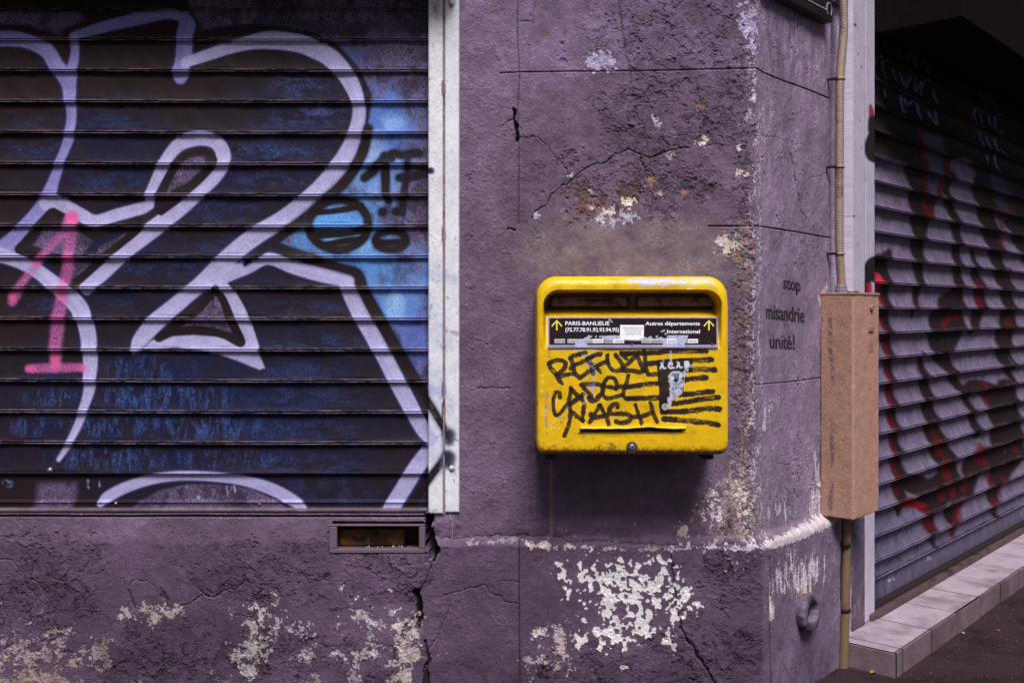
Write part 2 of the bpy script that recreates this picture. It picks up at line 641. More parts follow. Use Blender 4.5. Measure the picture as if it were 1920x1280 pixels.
crack([(995, 408), (1030, 372), (1070, 336), (1110, 310), (1150, 292), (1180, 278), (1200, 286), (1216, 296), (1250, 282), (1290, 276)], 2.2, 0.004, 0.85)
crack([(975, 258), (1010, 256), (1032, 280), (1055, 305), (1066, 325), (1070, 336)], 1.4, 0.0025, 0.7)
crack([(1184, 288), (1200, 306), (1212, 314), (1230, 302)], 1.4, 0.003, 0.7)
crack([(1095, 190), (1130, 215), (1175, 244), (1200, 236)], 1.3, 0.002, 0.55)
crack([(1185, 250), (1180, 258), (1220, 260), (1290, 252)], 1.2, 0.002, 0.5)
crack([(1330, 250), (1360, 262), (1395, 280)], 1.4, 0.002, 0.6)
crack([(1195, 190), (1240, 192), (1290, 188)], 1.2, 0.002, 0.5)
crack([(963, 208), (966, 235), (972, 262)], 7.0, 0.012, 1.0)
crack([(952, 432), (968, 434)], 3.5, 0.008, 1.0)
crack([(895, 727), (957, 727)], 1.8, 0.003, 0.9, smooth=False)
crack([(940, 240), (952, 228), (962, 226)], 2.0, 0.003, 0.7)
crack([(1250, 1012, 1.5), (1257, 1050, 2), (1262, 1100, 2.4), (1265, 1140, 3), (1275, 1170, 3), (1295, 1205, 3.4), (1315, 1235, 5), (1332, 1260, 4), (1345, 1295, 3)], 2, 0.004, 0.95)
crack([(835, 1110), (880, 1096), (905, 1093), (918, 1107), (935, 1110), (945, 1122), (972, 1127)], 1.7, 0.003, 0.85)
crack([(918, 1105), (922, 1088), (945, 1082), (972, 1086)], 1.2, 0.002, 0.6)
crack([(822, 1024, 10), (818, 1036, 9), (814, 1046, 4)], 8, 0.015, 1.0)
crack([(808, 1052), (800, 1078), (793, 1094), (790, 1104)], 2.2, 0.005, 0.9)
crack([(783, 1104, 13), (786, 1125, 12), (790, 1150, 11), (789, 1172, 5)], 16, 0.022, 1.0, 1.5)
crack([(778, 1151), (757, 1172), (744, 1212), (738, 1250)], 2.6, 0.005, 0.9)
crack([(799, 1196, 3), (805, 1230, 6), (800, 1250, 11), (802, 1295, 15)], 12, 0.015, 0.85, 2.5)
crack([(848, 1110), (836, 1150), (825, 1180), (806, 1210)], 1.4, 0.003, 0.7)
crack([(181, 985), (178, 1040), (170, 1060), (164, 1076)], 1.3, 0.002, 0.7)
crack([(248, 1093), (262, 1080), (290, 1088), (300, 1094)], 1.4, 0.003, 0.7)
crack([(345, 1128), (372, 1116), (386, 1110), (405, 1112), (420, 1106), (450, 1098), (464, 1084)], 1.8, 0.004, 0.85)
crack([(375, 1085), (378, 1105), (396, 1112), (402, 1098)], 1.3, 0.003, 0.7)
crack([(445, 1148), (480, 1152), (490, 1130), (505, 1110)], 1.4, 0.003, 0.6)
crack([(530, 1030), (548, 1060), (580, 1080), (640, 1084)], 1.2, 0.002, 0.55)
crack([(250, 1100, 3), (256, 1120, 6), (262, 1138, 3)], 4, 0.004, 0.6)
crack([(307, 1096, 2), (312, 1115, 9), (318, 1135, 3)], 4, 0.004, 0.6)
for q in ([(60, 1030), (72, 1055), (66, 1080), (90, 1095), (98, 1120), (102, 1150)], [(40, 1010), (50, 1030), (44, 1050)], [(98, 1050), (108, 1080), (126, 1084), (140, 1060)],
          [(0, 1040), (30, 1045), (52, 1070), (60, 1100), (80, 1110)], [(10, 1110), (20, 1140), (24, 1150)]):
    crack(q, 1.6, 0.004, 0.7)
crack([(1478, 262), (1485, 310), (1496, 360), (1505, 390), (1512, 430)], 1.6, 0.003, 0.7)
crack([(1419, 254), (1450, 257), (1477, 263)], 1.2, 0.002, 0.5)
crack([(1520, 338), (1535, 328), (1556, 326)], 1.3, 0.002, 0.5)
crack([(1455, 868), (1478, 872), (1500, 850)], 1.3, 0.002, 0.5)
crack([(1340, 880), (1318, 930), (1290, 975), (1275, 1000)], 1.4, 0.002, 0.6)
crack([(830, 1008), (905, 1004), (970, 1002), (1100, 1012), (1250, 1016), (1380, 1016)], 1.8, 0.002, 0.75)

# --- fallen paint: patches of the coats beneath
WHITE, CREAM, TAN, LILAC = (218, 214, 222), (204, 190, 184), (140, 108, 92), (180, 170, 206)


n_patch = fnoise(shp, px2c(4), px2c(30), 1.3)


def patch(pts, color, amp=0.42, l0=4, l1=40, thr=0.35, depth=0.0012, soft=0.08, alpha=0.95, nz=None, mottle=0.25):
    P = [(q[0], q[1], q[2]) for q in pts]
    w, s_ = wc.sdist(P, True, False, pad=max(q[2] for q in P) * 0.6)
    if w is None: return
    half = max(q[2] for q in P) / 2
    V = s_ / half
    nn = (n_patch if nz is None else nz)[w]
    f_ = V + amp * nn
    m = sstep(thr - soft, thr + soft, f_)
    rim = np.exp(-((f_ - thr + soft * 1.6) / (soft * 1.2)) ** 2)
    h[w] -= depth * m
    h[w] += 0.0005 * rim
    c = lin(color) * np.exp(mottle * n_sm[w] * 0.6 + mottle * n_fine2[w] * 0.5)[..., None]
    wc.mix(w, rim * (1 - m), (66, 50, 58), 0.35)
    wc.mix(w, m, c, alpha)


# the white lace on the plinth under the letter box
lace = fnoise(shp, px2c(10), px2c(44), 0.9) + 0.12 * n_sm
for P, t in (([(1075, 1075, 40), (1110, 1080, 60), (1150, 1078, 66), (1200, 1085, 66), (1245, 1092, 60), (1258, 1100, 50)], 0.25),
             ([(1130, 1110, 66), (1142, 1150, 50), (1160, 1170, 40)], 0.2),
             ([(1190, 1110, 70), (1195, 1150, 56), (1180, 1185, 40), (1150, 1195, 24)], 0.1),
             ([(1250, 1100, 44), (1254, 1140, 30), (1252, 1190, 22)], 0.3),
             ([(1278, 1110, 36), (1288, 1128, 30)], 0.2),
             ([(1090, 1195, 20), (1115, 1178, 20), (1135, 1180, 24), (1165, 1190, 22), (1200, 1178, 20), (1218, 1168, 16)], 0.15),
             ([(1166, 1046, 22)], 0.3), ([(1230, 1040, 24), (1244, 1060, 16)], 0.4), ([(1085, 1052, 14)], 0.4), ([(1066, 1106, 26)], 0.5)):
    patch(P, (226, 222, 226), 0.62, thr=t + 0.27, nz=lace, mottle=0.05, soft=0.06, depth=0.0006)
# cream scar on the corner over the ledge
n_sc = fnoise(shp, px2c(3.5), px2c(34), 1.0)
for P, c, t in (([(1385, 905, 56), (1374, 945, 84), (1352, 975, 60), (1390, 985, 64)], (158, 138, 142), 0.18), ([(1372, 958, 40), (1366, 990, 40)], (84, 66, 72), 0.75), ([(1366, 925, 40), (1392, 940, 40), (1396, 980, 40)], (176, 154, 156), 0.7),
                ([(1390, 920, 50), (1400, 980, 40)], CREAM, 0.8), ([(1338, 935, 30), (1335, 965, 30)], (206, 192, 205), 0.4), ([(1281, 992, 24)], CREAM, 0.3)):
    patch(P, c, 0.55, thr=t, nz=n_sc, mottle=0.35, depth=0.0006)
# ragged scars over the letter box
for P, c, t, d in (([(1085, 355, 40), (1110, 380, 66), (1090, 400, 30)], (96, 72, 72), 0.3, 0.002), ([(1108, 362, 26), (1118, 385, 30)], TAN, 0.5, 0.002),
                   ([(1185, 365, 50), (1190, 345, 30)], (88, 68, 72), 0.3, 0.002), ([(1178, 382, 26)], (232, 222, 205), 0.35, 0.001),
                   ([(1120, 405, 20), (1145, 398, 26), (1165, 402, 24)], (214, 202, 205), 0.3, 0.001), ([(1110, 360, 20)], (190, 180, 200), 0.5, 0.001),
                   ([(1155, 410, 40), (1185, 408, 30)], LILAC, 0.45, 0.001), ([(1220, 345, 22), (1222, 330, 12)], TAN, 0.4, 0.002), ([(1238, 368, 16)], (190, 176, 180), 0.4, 0.001),
                   ([(1288, 362, 20)], TAN, 0.4, 0.002), ([(1317, 265, 26)], CREAM, 0.4, 0.002), ([(1314, 200, 16)], TAN, 0.4, 0.002), ([(1258, 292, 22)], (170, 150, 160), 0.4, 0.001),
                   ([(1230, 228, 26)], LILAC, 0.6, 0.001), ([(1070, 328, 14)], (200, 190, 205), 0.4, 0.001), ([(1006, 405, 20)], LILAC, 0.45, 0.001), ([(1060, 395, 40)], (130, 112, 125), 0.4, 0.001),
                   ([(1388, 325, 30)], CREAM, 0.5, 0.002), ([(1385, 275, 14)], (205, 195, 205), 0.5, 0.001),
                   ([(1360, 455, 36), (1385, 462, 40), (1405, 470, 30)], (206, 192, 190), 0.35, 0.0015), ([(1395, 470, 40), (1408, 450, 30)], TAN, 0.5, 0.002),
                   ([(1105, 122, 20), (1125, 114, 40), (1142, 120, 26)], LILAC, 0.2, 0.0012), ([(1400, 20, 40), (1406, 60, 34), (1410, 90, 20)], LILAC, 0.4, 0.0012)):
    patch(P, c, 0.42, 3, 22, t, d, soft=0.05)
# worn edge of the corner
n_ed = fnoise(shp, px2c(2), px2c(40), 0.9, ay=2.2)
for P, c, t in (([(1405, 110, 34), (1409, 300, 30), (1407, 420, 34)], (150, 134, 156), 1.0), ([(1400, 420, 40), (1398, 560, 44), (1404, 700, 36), (1398, 860, 40)], (150, 128, 132), 0.8),
                ([(1412, -60, 20), (1414, 300, 20), (1413, 600, 20), (1414, 1000, 22)], (176, 164, 182), 0.95), ([(1390, 520, 40), (1386, 640, 40), (1380, 760, 40)], (112, 90, 98), 0.8),
                ([(1424, 200, 16), (1424, 700, 14), (1426, 1000, 20)], (180, 168, 188), 1.0)):
    patch(P, c, 0.55, thr=t, nz=n_ed, mottle=0.3)
# bright ledge edge
for P, c, t in (([(980, 1012, 8), (1000, 1018, 11), (1040, 1020, 8), (1110, 1022, 6)], (196, 178, 178), 0.45), ([(1110, 1022, 8), (1200, 1024, 10), (1260, 1022, 12)], (180, 160, 165), 0.7),
                ([(1250, 1025, 8), (1300, 1022, 8), (1380, 1022, 13), (1432, 1020, 18)], (182, 170, 188), 0.35),
                ([(1432, 1018, 22), (1470, 1004, 22), (1510, 986, 24), (1548, 969, 20)], (206, 194, 202), -0.25), ([(880, 1015, 10), (970, 1010, 12)], (150, 136, 152), 0.7)):
    patch(P, c, 0.5 if t > -0.2 else 0.16, thr=t if t > -0.2 else 0.22, nz=n_sc, mottle=0.25 if t > -0.2 else 0.12, depth=0.0004)
# granular efflorescence on the plinth
gran = 0.25 * fnoise(shp, 1.9, px2c(10), 0.7) + 0.75 * fnoise(shp, px2c(6), px2c(60), 1.2)
for P, c, t in (([(500, 1140, 40), (492, 1160, 56), (478, 1190, 62), (476, 1225, 56), (478, 1240, 40)], (206, 196, 200), 0.1), ([(505, 1130, 26), (522, 1122, 20)], (206, 198, 200), 0.4),
                ([(530, 1150, 70), (560, 1170, 90), (580, 1230, 70)], (190, 176, 190), 0.95),
                ([(60, 1210, 90), (95, 1205, 80), (110, 1180, 50)], (188, 168, 176), 0.35), ([(15, 1195, 60), (12, 1240, 50)], (176, 156, 168), 0.55), ([(175, 1215, 66), (190, 1240, 50)], (186, 166, 172), 0.4),
                ([(20, 1275, 60), (100, 1268, 66), (180, 1278, 60)], (170, 146, 142), 0.3), ([(270, 1278, 30)], (176, 160, 160), 0.4),
                ([(240, 1148, 20), (262, 1140, 26), (272, 1138, 20)], (200, 186, 186), 0.25), ([(300, 1150, 26), (332, 1138, 34), (340, 1132, 20)], (196, 184, 186), 0.25),
                ([(420, 1275, 50), (430, 1268, 30)], (186, 172, 180), 0.5), ([(590, 1272, 60)], (170, 146, 150), 0.5),
                ([(680, 1170, 130), (720, 1210, 140), (660, 1230, 120), (690, 1260, 90)], (196, 182, 194), 0.95),
                ([(760, 1170, 60), (765, 1210, 66), (757, 1250, 66)], (206, 192, 190), 0.35), ([(728, 1120, 60), (740, 1150, 50)], (210, 200, 208), 1.0), ([(635, 1145, 20)], (220, 212, 218), 0.4), ([(645, 1100, 16), (660, 1108, 16), (686, 1112, 14)], (216, 208, 216), 0.5),
                ([(1040, 1190, 70), (1060, 1205, 80), (1010, 1230, 60), (1075, 1215, 50)], (200, 184, 190), 0.7), ([(1005, 1180, 26)], (215, 206, 210), 0.5),
                ([(1100, 1000, 80), (1030, 990, 60), (1180, 990, 40)], (150, 140, 160), 1.3), ([(1208, 960, 30), (1190, 985, 40)], (150, 140, 158), 1.0)):
    patch(P, tuple(int(v * 0.88) for v in c), 0.75, thr=t + 0.25, nz=gran, mottle=0.3, soft=0.09)
n_drf = n_drip * 0.75 + n_fine * 0.3
# running white on the street side of the plinth
for P, c, t in (([(1445, 1070, 26), (1447, 1100, 26)], (206, 198, 212), 0.5), ([(1466, 1040, 20), (1472, 1080, 36), (1485, 1090, 50), (1500, 1060, 44), (1515, 1080, 26)], (214, 206, 216), 0.3), ([(1484, 1120, 30), (1490, 1100, 40)], (214, 190, 180), 0.6),
                ([(1432, 1080, 12), (1431, 1150, 12)], (200, 186, 190), 0.6), ([(1440, 960, 30), (1460, 955, 50), (1490, 960, 40)], (200, 192, 212), 0.85), ([(1528, 930, 26), (1530, 960, 26)], (210, 198, 206), 0.45),
                ([(1536, 905, 20), (1524, 840, 14)], (205, 195, 208), 0.9), ([(1434, 800, 18), (1440, 760, 16)], (196, 188, 206), 0.7), ([(1540, 560, 26), (1550, 540, 30)], (205, 192, 200), 0.7), ([(1464, 300, 60), (1450, 200, 60)], (160, 150, 170), 1.5)):
    patch(P, c, 0.65, thr=t, nz=n_drf, mottle=0.25, soft=0.14)
# pale run of water left of the corner and the strip hanging from the letter box foot
wc.stroke([(1034, 868, 5), (1034, 1004, 6)], (150, 124, 128), 1.0, 0.7)
wc.stroke(W([(1437, 0), (1438, 1000)], 10), (166, 154, 178), 6, 0.3, tex=np.clip(0.5 + 0.5 * n_drip, 0, 1))
# wiped streaks high on the street side
st = np.clip(n_drip * 0.6, -1, 1) * region([(1500, 60, 90, 110)], 0.5) * (S > 0)
wc.col *= (1 + 0.35 * st)[..., None]
# dirt: splashes and soot with shapes of their own
dirt = region([(330, 1215, 200, 60), (60, 1130, 150, 50), (1330, 1240, 110, 70), (1200, 1275, 200, 40), (1470, 1245, 70, 60), (700, 1275, 80, 30), (900, 1262, 90, 40), (960, 1000, 30, 10), (1180, 1002, 170, 14), (1120, 1000, 60, 12)], 0.7)
dirt = np.clip(dirt * (0.8 + 0.55 * n_mid + 0.3 * n_sm), 0, 1)
wc.col *= (1 - 0.42 * dirt)[..., None]
spk = sstep(2.1, 2.5, n_fine) * sstep(0.0, 1.0, n_mid)
wc.col *= (1 + 1.4 * spk)[..., None]
spd = sstep(2.0, 2.6, n_fine2)
wc.col *= (1 - 0.4 * spd)[..., None]
wc.col *= np.exp(0.06 * n_fine)[..., None]

# --- stencilled words on the street side
def stencil(word, px0, px1, py_base, py_x, rise):
    """paint a word whose lower-case height runs from py_base up to py_x; rise = row change across the word"""
    V, T = text_mesh(word, 1.0, 0.0)
    x0, x1 = V[:, 0].min(), V[:, 0].max()
    xh = 0.52
    q = np.zeros((len(V), 2))
    t = (V[:, 0] - x0) / (x1 - x0)
    q[:, 0] = px0 + t * (px1 - px0)
    q[:, 1] = py_base + rise * t - V[:, 1] / xh * (py_base - py_x)
    acc = np.zeros(shp, np.float32)
    for tri in T:
        w, m = wc.poly_mask(q[tri], 0.45, False, 3, 0.82)
        if w is not None: acc[w] = np.maximum(acc[w], m)
    halo = blur(acc, 2.2)
    m = np.clip(np.maximum(acc, halo * 0.3), 0, 1) * np.clip(0.97 + 0.06 * n_fine, 0, 1)
    mm = np.clip(m, 0, 1)[..., None]
    wc.col[:] = wc.col * (1 - 0.97 * mm) + lin((30, 22, 27)) * 0.97 * mm


stencil("stop", 1469, 1501, 541, 523, 6)
stencil("misandrie", 1437, 1509, 597, 576, 8)
stencil("unit\u00e9!", 1445, 1489, 653, 633, 2)
# a red spray fleck on the white strip beyond the pier is on the rail itself

# paint has filled the grain of the ledge and of the stencilled patch
zl = (sstep(ledge_edge - 0.020, ledge_edge - 0.004, ZZ) * sstep(ledge_top + 0.016, ledge_top + 0.002, ZZ) * (S > -0.03)).astype(np.float32) * 0.9
zl = np.maximum(zl, 0.75 * region([(1475, 590, 60, 90)], 0.3) * (S > 0))
h = h * (1 - zl) + blur(h, 3.5) * zl

# --- openings: shutter, vent
def cellmask(cond):
    return cond[:-1, :-1] | cond[1:, 1:]
cutS = (PX < 826) & (PX > -1e4) & (ZZ > fz(962) + 0.008) & front
VX0, VX1, VZ0, VZ1 = fx(630, -.03), fx(787, -.03), fz(1029, -.03), fz(984, -.03)
ragx = 0.004 * n_sm; ragz = 0.0025 * n_mid
cutV = (UU > VX0 + ragx - 0.014) & (UU < VX1 + ragx + 0.014) & (ZZ > VZ0 - 0.012) & (ZZ < VZ1 + 0.012) & front
keep = ~(cellmask(cutS) | cellmask(cutV))
# --- to space, mitred round the corner
nx = np.where(front, 0.0, CT); ny_ = np.where(front, -1.0, -ST)
bx, by = (0 + CT), (-1 - ST)
k = 1 / (1 + ST)                # mitre scale, n1.n2 = ST
tm = np.exp(-(S / 0.006) ** 2) * 0 + (np.abs(S) < 0.04) * (1 - np.abs(S) / 0.04)
Nx = nx * (1 - tm) + bx * k * tm; Ny = ny_ * (1 - tm) + by * k * tm
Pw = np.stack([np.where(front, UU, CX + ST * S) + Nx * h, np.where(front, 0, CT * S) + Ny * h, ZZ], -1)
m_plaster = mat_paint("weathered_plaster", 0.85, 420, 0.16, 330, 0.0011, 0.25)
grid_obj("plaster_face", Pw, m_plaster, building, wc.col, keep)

# --- masonry behind the plaster skin, storeys above
m_core = mat_plain("old_masonry", (70, 58, 66), 0.9, 40, 0.25, 120, 0.003)
m_upper = mat_plain("upper_plaster", (104, 90, 108), 0.9, 30, 0.12, 120, 0.003, 0.2, c2=(86, 72, 88), c2scale=3)


def prism(mb, pts, z0, z1):
    return mb.quadloop([[(x, y, z0) for x, y in pts], [(x, y, z1) for x, y in pts]])


a0 = side(0.80, -0.10, 0); a1 = side(5.0, -0.10, 0)
sk = side(0.0, -0.05, 0)
core = MB()
prism(core, [(-6, 0.12), (CX - 0.06, 0.12), a0[:2], a1[:2], (a1[0], 6), (-6, 6)], -0.02, 2.16)
core.build("masonry", m_core, building)
u0 = side(5.0, 0.0, 0)
upper = MB()
prism(upper, [(-6, 0), (CX, 0), u0[:2], (u0[0], 6), (-6, 6)], 2.167, 7.5)
upper.build("upper_wall", m_upper, building)
lw = MB()
lw.box(-6, fx(-85) - 0.001, -0.03, 0.11, -0.02, fz(962), 0.004)
lw.build("plinth_wall", m_upper, building)
# band of wall over the left shutter's head, above the picture
# --- cellar vent let into the plinth
vent = thing("air_vent", "rusty oblong air vent opening low in the wall under the graffiti shutter", "vent", (fx(708), -0.03, fz(1006)))
m_vframe = mat_plain("vent_frame_paint", (104, 90, 107), 0.75, 300, 0.2, 200, 0.001, c2=(92, 58, 44), c2scale=26, c2lo=0.58, c2hi=0.66)
m_rust = mat_plain("rusted_iron", (112, 70, 34), 0.85, 120, 0.4, 120, 0.002, c2=(44, 30, 28), c2scale=16, c2lo=0.42, c2hi=0.6)
fr = MB()
X0, X1, Z0, Z1 = fx(618, -.03), fx(797, -.03), fz(1036, -.03), fz(982, -.03)
hx0, hx1, hz0, hz1 = fx(632, -.03), fx(786, -.03), fz(1028, -.03), fz(986, -.03)
yo = -0.0345
fr.box(X0, X1, yo, -0.012, Z0, hz0, 0.002)
fr.box(X0, X1, yo, -0.012, hz1, Z1, 0.002)
fr.box(X0, hx0, yo, -0.012, hz0 + .0005, hz1 - .0005, 0.002)
fr.box(hx1, X1, yo, -0.012, hz0 + .0005, hz1 - .0005, 0.002)
fr.build("vent_frame", m_vframe, vent)
bxm = MB()
y1 = 0.075
bxm.v += [(hx0 - .004, -0.014, hz0 - .003), (hx1 + .004, -0.014, hz0 - .003), (hx1 + .004, -0.014, hz1 + .003), (hx0 - .004, -0.014, hz1 + .003),
          (hx0 - .004, y1, hz0 - .003), (hx1 + .004, y1, hz0 - .003), (hx1 + .004, y1, hz1 + .003), (hx0 - .004, y1, hz1 + .003)]
bxm.f += [(0, 4, 5, 1), (1, 5, 6, 2), (2, 6, 7, 3), (3, 7, 4, 0), (4, 7, 6, 5)]
bxm.build("vent_box", m_rust, vent)
lb = MB().box(hx0, hx0 + 0.8 * (hx1 - hx0), 0.012, 0.020, hz0, hz0 + 0.72 * (hz1 - hz0), 0.001)
lb.build("inner_flap", m_rust, vent)
rgd = MB()
for _ in range(26):
    x = rng.uniform(hx0 + 0.07, hx1 - 0.02); y = rng.uniform(-0.01, 0.008); r = rng.uniform(0.0008, 0.002)
    rgd.lathe((x, y, hz0 - 0.002), (0, 0, 1), [(0, r), (r, r * 0.9), (r * 1.6, r * 0.3)], 6)
tag(rgd.build("plaster_crumbs", mat_plain("plaster_crumb", (190, 180, 178), 0.9), vent), kind="stuff")

# =========================================================================
# LEFT ROLLER SHUTTER
# =========================================================================
PITCH = 0.0903


def slat_profile(curl, lip, n=40):
    """(drop below the slat's top, outward) for one slat: body, lit lip, groove, bead, undercut"""
    p = []
    for t in np.linspace(0, 1, n - 14):
        p.append((0.002 + t * 0.0680, 0.001 + curl * t ** 3.2))
    c = curl
    p += [(0.0704, c + 0.35 * lip), (0.0714, c + 0.72 * lip), (0.0726, c + 1.0 * lip), (0.0738, c + 1.05 * lip), (0.0744, c + 0.5 * lip), (0.0748, c - 0.002),
          (0.0758, c - 0.0035), (0.0764, c - 0.002), (0.0772, c + 0.5 * lip), (0.0782, c + 1.1 * lip), (0.0794, c + 1.5 * lip), (0.0801, c + 1.45 * lip), (0.0806, 0.4 * c), (0.0814, 0.002)]
    return p


PROF_L = slat_profile(0.0060, 0.0045)
PROF_R = slat_profile(0.0165, 0.0050)


def shutter_rows(ztop, zbot, PROF):
    z, o = [], []
    t = ztop
    while t > zbot:
        for d, out in PROF:
            if t - d < zbot: break
            z.append(t - d); o.append(out)
        t -= PITCH
    return np.array(z), np.array(o)


YS = 0.036                                  # depth of the slat bodies
yp = YS - 0.010                             # mean plane the paint was measured on
LX0, LX1 = fx(-420, yp), fx(808, yp)
# slat joints: the dark groove lies at rows 72.5, 131, 188.5 ... (58.3 px apart)
z_groove = fz(73.5, yp)
ztop = z_groove + 0.0765 + PITCH * 2
zbot = fz(884, yp)
lz, lo = shutter_rows(ztop, zbot, PROF_L)
lx = np.arange(LX0, LX1, 0.0021)
XX, ZZ2 = np.meshgrid(lx, lz)
OO = np.repeat(lo[:, None], len(lx), 1)


class FlatCanvas(Canvas):
    pass


def left_canvas(XX, ZZ2, y):
    d = CAMD + y
    return Canvas(960 + F * XX / d, PYH - (ZZ2 - CAMZ) * F / d)


def paint_left(c, is_slats=True):
    """the whole mural, in photograph coordinates"""
    sh = c.shape
    cell = abs(float(c.PX[0, 1] - c.PX[0, 0]))
    g1 = fnoise(sh, 1.4, 6, 0.4); g2 = fnoise(sh, 3, 40, 1.0); g3 = fnoise(sh, 10, 120, 1.2)
    hs = fnoise(sh, 4, 50, 1.0, ax=2.2, ay=0.7)        # smudges wiped sideways
    vs = fnoise(sh, 3, 40, 1.0, ax=0.8, ay=2.2)        # runs
    BARE = lin((92, 78, 108))
    c.col[:] = BARE * np.exp(0.30 * g1 + 0.12 * g2)[..., None]
    # dark soiling of the bare metal
    c.col *= (1 - 0.5 * np.clip(sstep(-0.2, 1.2, g3), 0, 1))[..., None]
    K = lin((37, 25, 28))
    # blue spray on the right
    def blue(cx, cy, rx, ry, col, a):
        d = np.sqrt(((c.PX - cx) / rx) ** 2 + ((c.PY - cy) / ry) ** 2) + 0.14 * g3 + 0.04 * g2
        m = np.clip(sstep(1.15, 0.05, d) * a * (0.92 + 0.12 * g1), 0, 1)[..., None]
        c.col[:] = c.col * (1 - m) + lin(col) * m
    blue(720, 240, 80, 110, (86, 124, 205), 0.95)
    blue(690, 330, 90, 80, (120, 160, 225), 0.95)
    blue(640, 420, 130, 90, (92, 158, 228), 1.0)
    blue(700, 500, 130, 60, (92, 148, 220), 0.9)
    blue(745, 570, 70, 70, (100, 146, 222), 0.95)
    blue(780, 640, 60, 80, (96, 118, 200), 0.8)
    blue(740, 570, 22, 30, (165, 205, 240), 0.8)
    blue(690, 280, 40, 60, (165, 190, 235), 0.6)
    blue(735, 230, 26, 20, (150, 190, 240), 0.6)
    blue(650, 110, 60, 40, (70, 86, 165), 0.6)
    blue(660, 455, 50, 24, (150, 205, 240), 0.7)
    # black fill of the letters
    out = [(352, -90), (352, 15), (368, 34), (372, 58), (400, 50), (459, 43), (525, 47), (588, 59), (634, 82), (673, 125), (697, 176), (690, 234), (673, 281), (642, 332), (607, 363),
           (556, 426), (521, 453), (548, 462), (590, 476), (634, 496), (672, 508), (683, 546), (706, 589), (733, 636), (760, 683), (792, 734), (830, 790), (900, 800), (900, -90)]
    fill = np.ones(sh, np.float32)
    def hole(P, soft, warp=False):
        w, m = c.poly_mask(P, soft)
        if w is not None: fill[w] *= 1 - m
    hole(out, 3)
    hole([(-90, 24), (150, 24), (160, 36), (118, 52), (112, 66), (96, 62), (50, 46), (-90, 40)], 4)
    hole([(318, 338), (332, 308), (352, 296), (380, 292), (388, 306), (350, 340), (312, 362)], 2.5)
    hole([(60, 460), (80, 430), (110, 428), (170, 440), (172, 452), (150, 480), (100, 474)], 2.5)
    hole([(182, 462), (240, 434), (244, 440), (206, 470), (180, 476)], 2.5)
    hole([(108, 490), (176, 492), (140, 524), (130, 520)], 2.5)
    hole([(392, 552), (403, 552), (418, 578), (432, 622), (380, 616), (324, 614), (336, 600)], 2.5)
    hole([(256, 942), (300, 918), (350, 908), (410, 908), (470, 916), (520, 938), (545, 960), (240, 960)], 3)
    hole([(66, 962), (70, 908), (140, 906), (142, 925), (130, 962)], 10)
    fill = np.clip(fill * (0.97 + 0.03 * g1), 0, 1)
    F3 = fill[..., None]
    c.col[:] = c.col * (1 - F3) + K * np.exp(0.08 * g1)[..., None] * F3
    navy = np.zeros(sh, np.float32)
    for cx, cy, rx, ry, a_ in ((430, 760, 400, 240, .95), (300, 480, 320, 150, .85), (520, 300, 200, 150, .8), (200, 300, 220, 140, .7), (560, 200, 150, 80, .75), (600, 920, 190, 80, .8), (100, 780, 160, 160, .7)):
        navy = np.maximum(navy, a_ * sstep(1.25, 0.2, np.sqrt(((c.PX - cx) / rx) ** 2 + ((c.PY - cy) / ry) ** 2)))
    navy = np.clip(navy * (0.75 + 0.3 * g3) * fill, 0, 1)[..., None]
    c.col[:] = c.col * (1 - navy) + lin((29, 31, 62)) * np.exp(0.12 * g1)[..., None] * navy
    # underpaint showing through the black as blue smudges
    def smudge(blobs, nz, thr, col, a):
        V = np.zeros(sh, np.float32)
        for cx, cy, rx, ry in blobs:
            V = np.maximum(V, sstep(1.3, 0.3, np.sqrt(((c.PX - cx) / rx) ** 2 + ((c.PY - cy) / ry) ** 2)))
        m = np.clip(V * sstep(thr - 1.0, thr + 2.0, nz) * (0.75 + 0.45 * g1) * a * 0.8 * fill, 0, 1)[..., None]
        c.col[:] = c.col * (1 - m) + lin(col) * m
    smudge([(560, 160, 60, 30), (600, 215, 70, 24), (520, 225, 60, 16), (500, 285, 130, 20), (520, 335, 90, 14)], hs, -0.3, (60, 76, 130), 0.8)
    smudge([(590, 205, 30, 10)], hs, -1.0, (84, 84, 150), 0.8)
    smudge([(80, 230, 60, 14), (220, 228, 90, 16), (60, 280, 90, 22), (210, 340, 80, 24), (420, 395, 80, 24), (410, 460, 60, 20), (300, 500, 100, 26), (90, 575, 60, 20), (220, 572, 60, 12)], hs, -0.1, (46, 62, 112), 0.7)
    smudge([(560, 575, 110, 14), (590, 640, 120, 20), (560, 692, 90, 16), (570, 740, 130, 24), (560, 805, 130, 22), (560, 870, 130, 24)], hs, -0.2, (50, 66, 118), 0.7)
    smudge([(270, 690, 90, 26), (310, 745, 170, 28), (380, 800, 150, 26), (200, 800, 110, 22), (210, 860, 130, 26), (420, 860, 120, 20), (100, 745, 60, 20), (60, 800, 50, 20)], vs, 0.1, (62, 92, 158), 0.9)
    smudge([(620, 920, 100, 30)], g3, -0.2, (70, 62, 96), 0.7)
    L1, L2 = (138, 132, 192), (178, 171, 216)  # same lilac paint; L1 dimmed to imitate weaker light at the upper left
    BL = (50, 46, 104)
    tex = np.clip(0.93 + 0.05 * g2 + 0.05 * g1, 0, 1)
    tex2 = np.clip(0.45 + 0.45 * g3, 0, 1)
    queue = []
    def white(P, col=L2, halo=True): queue.append((P, col, halo))
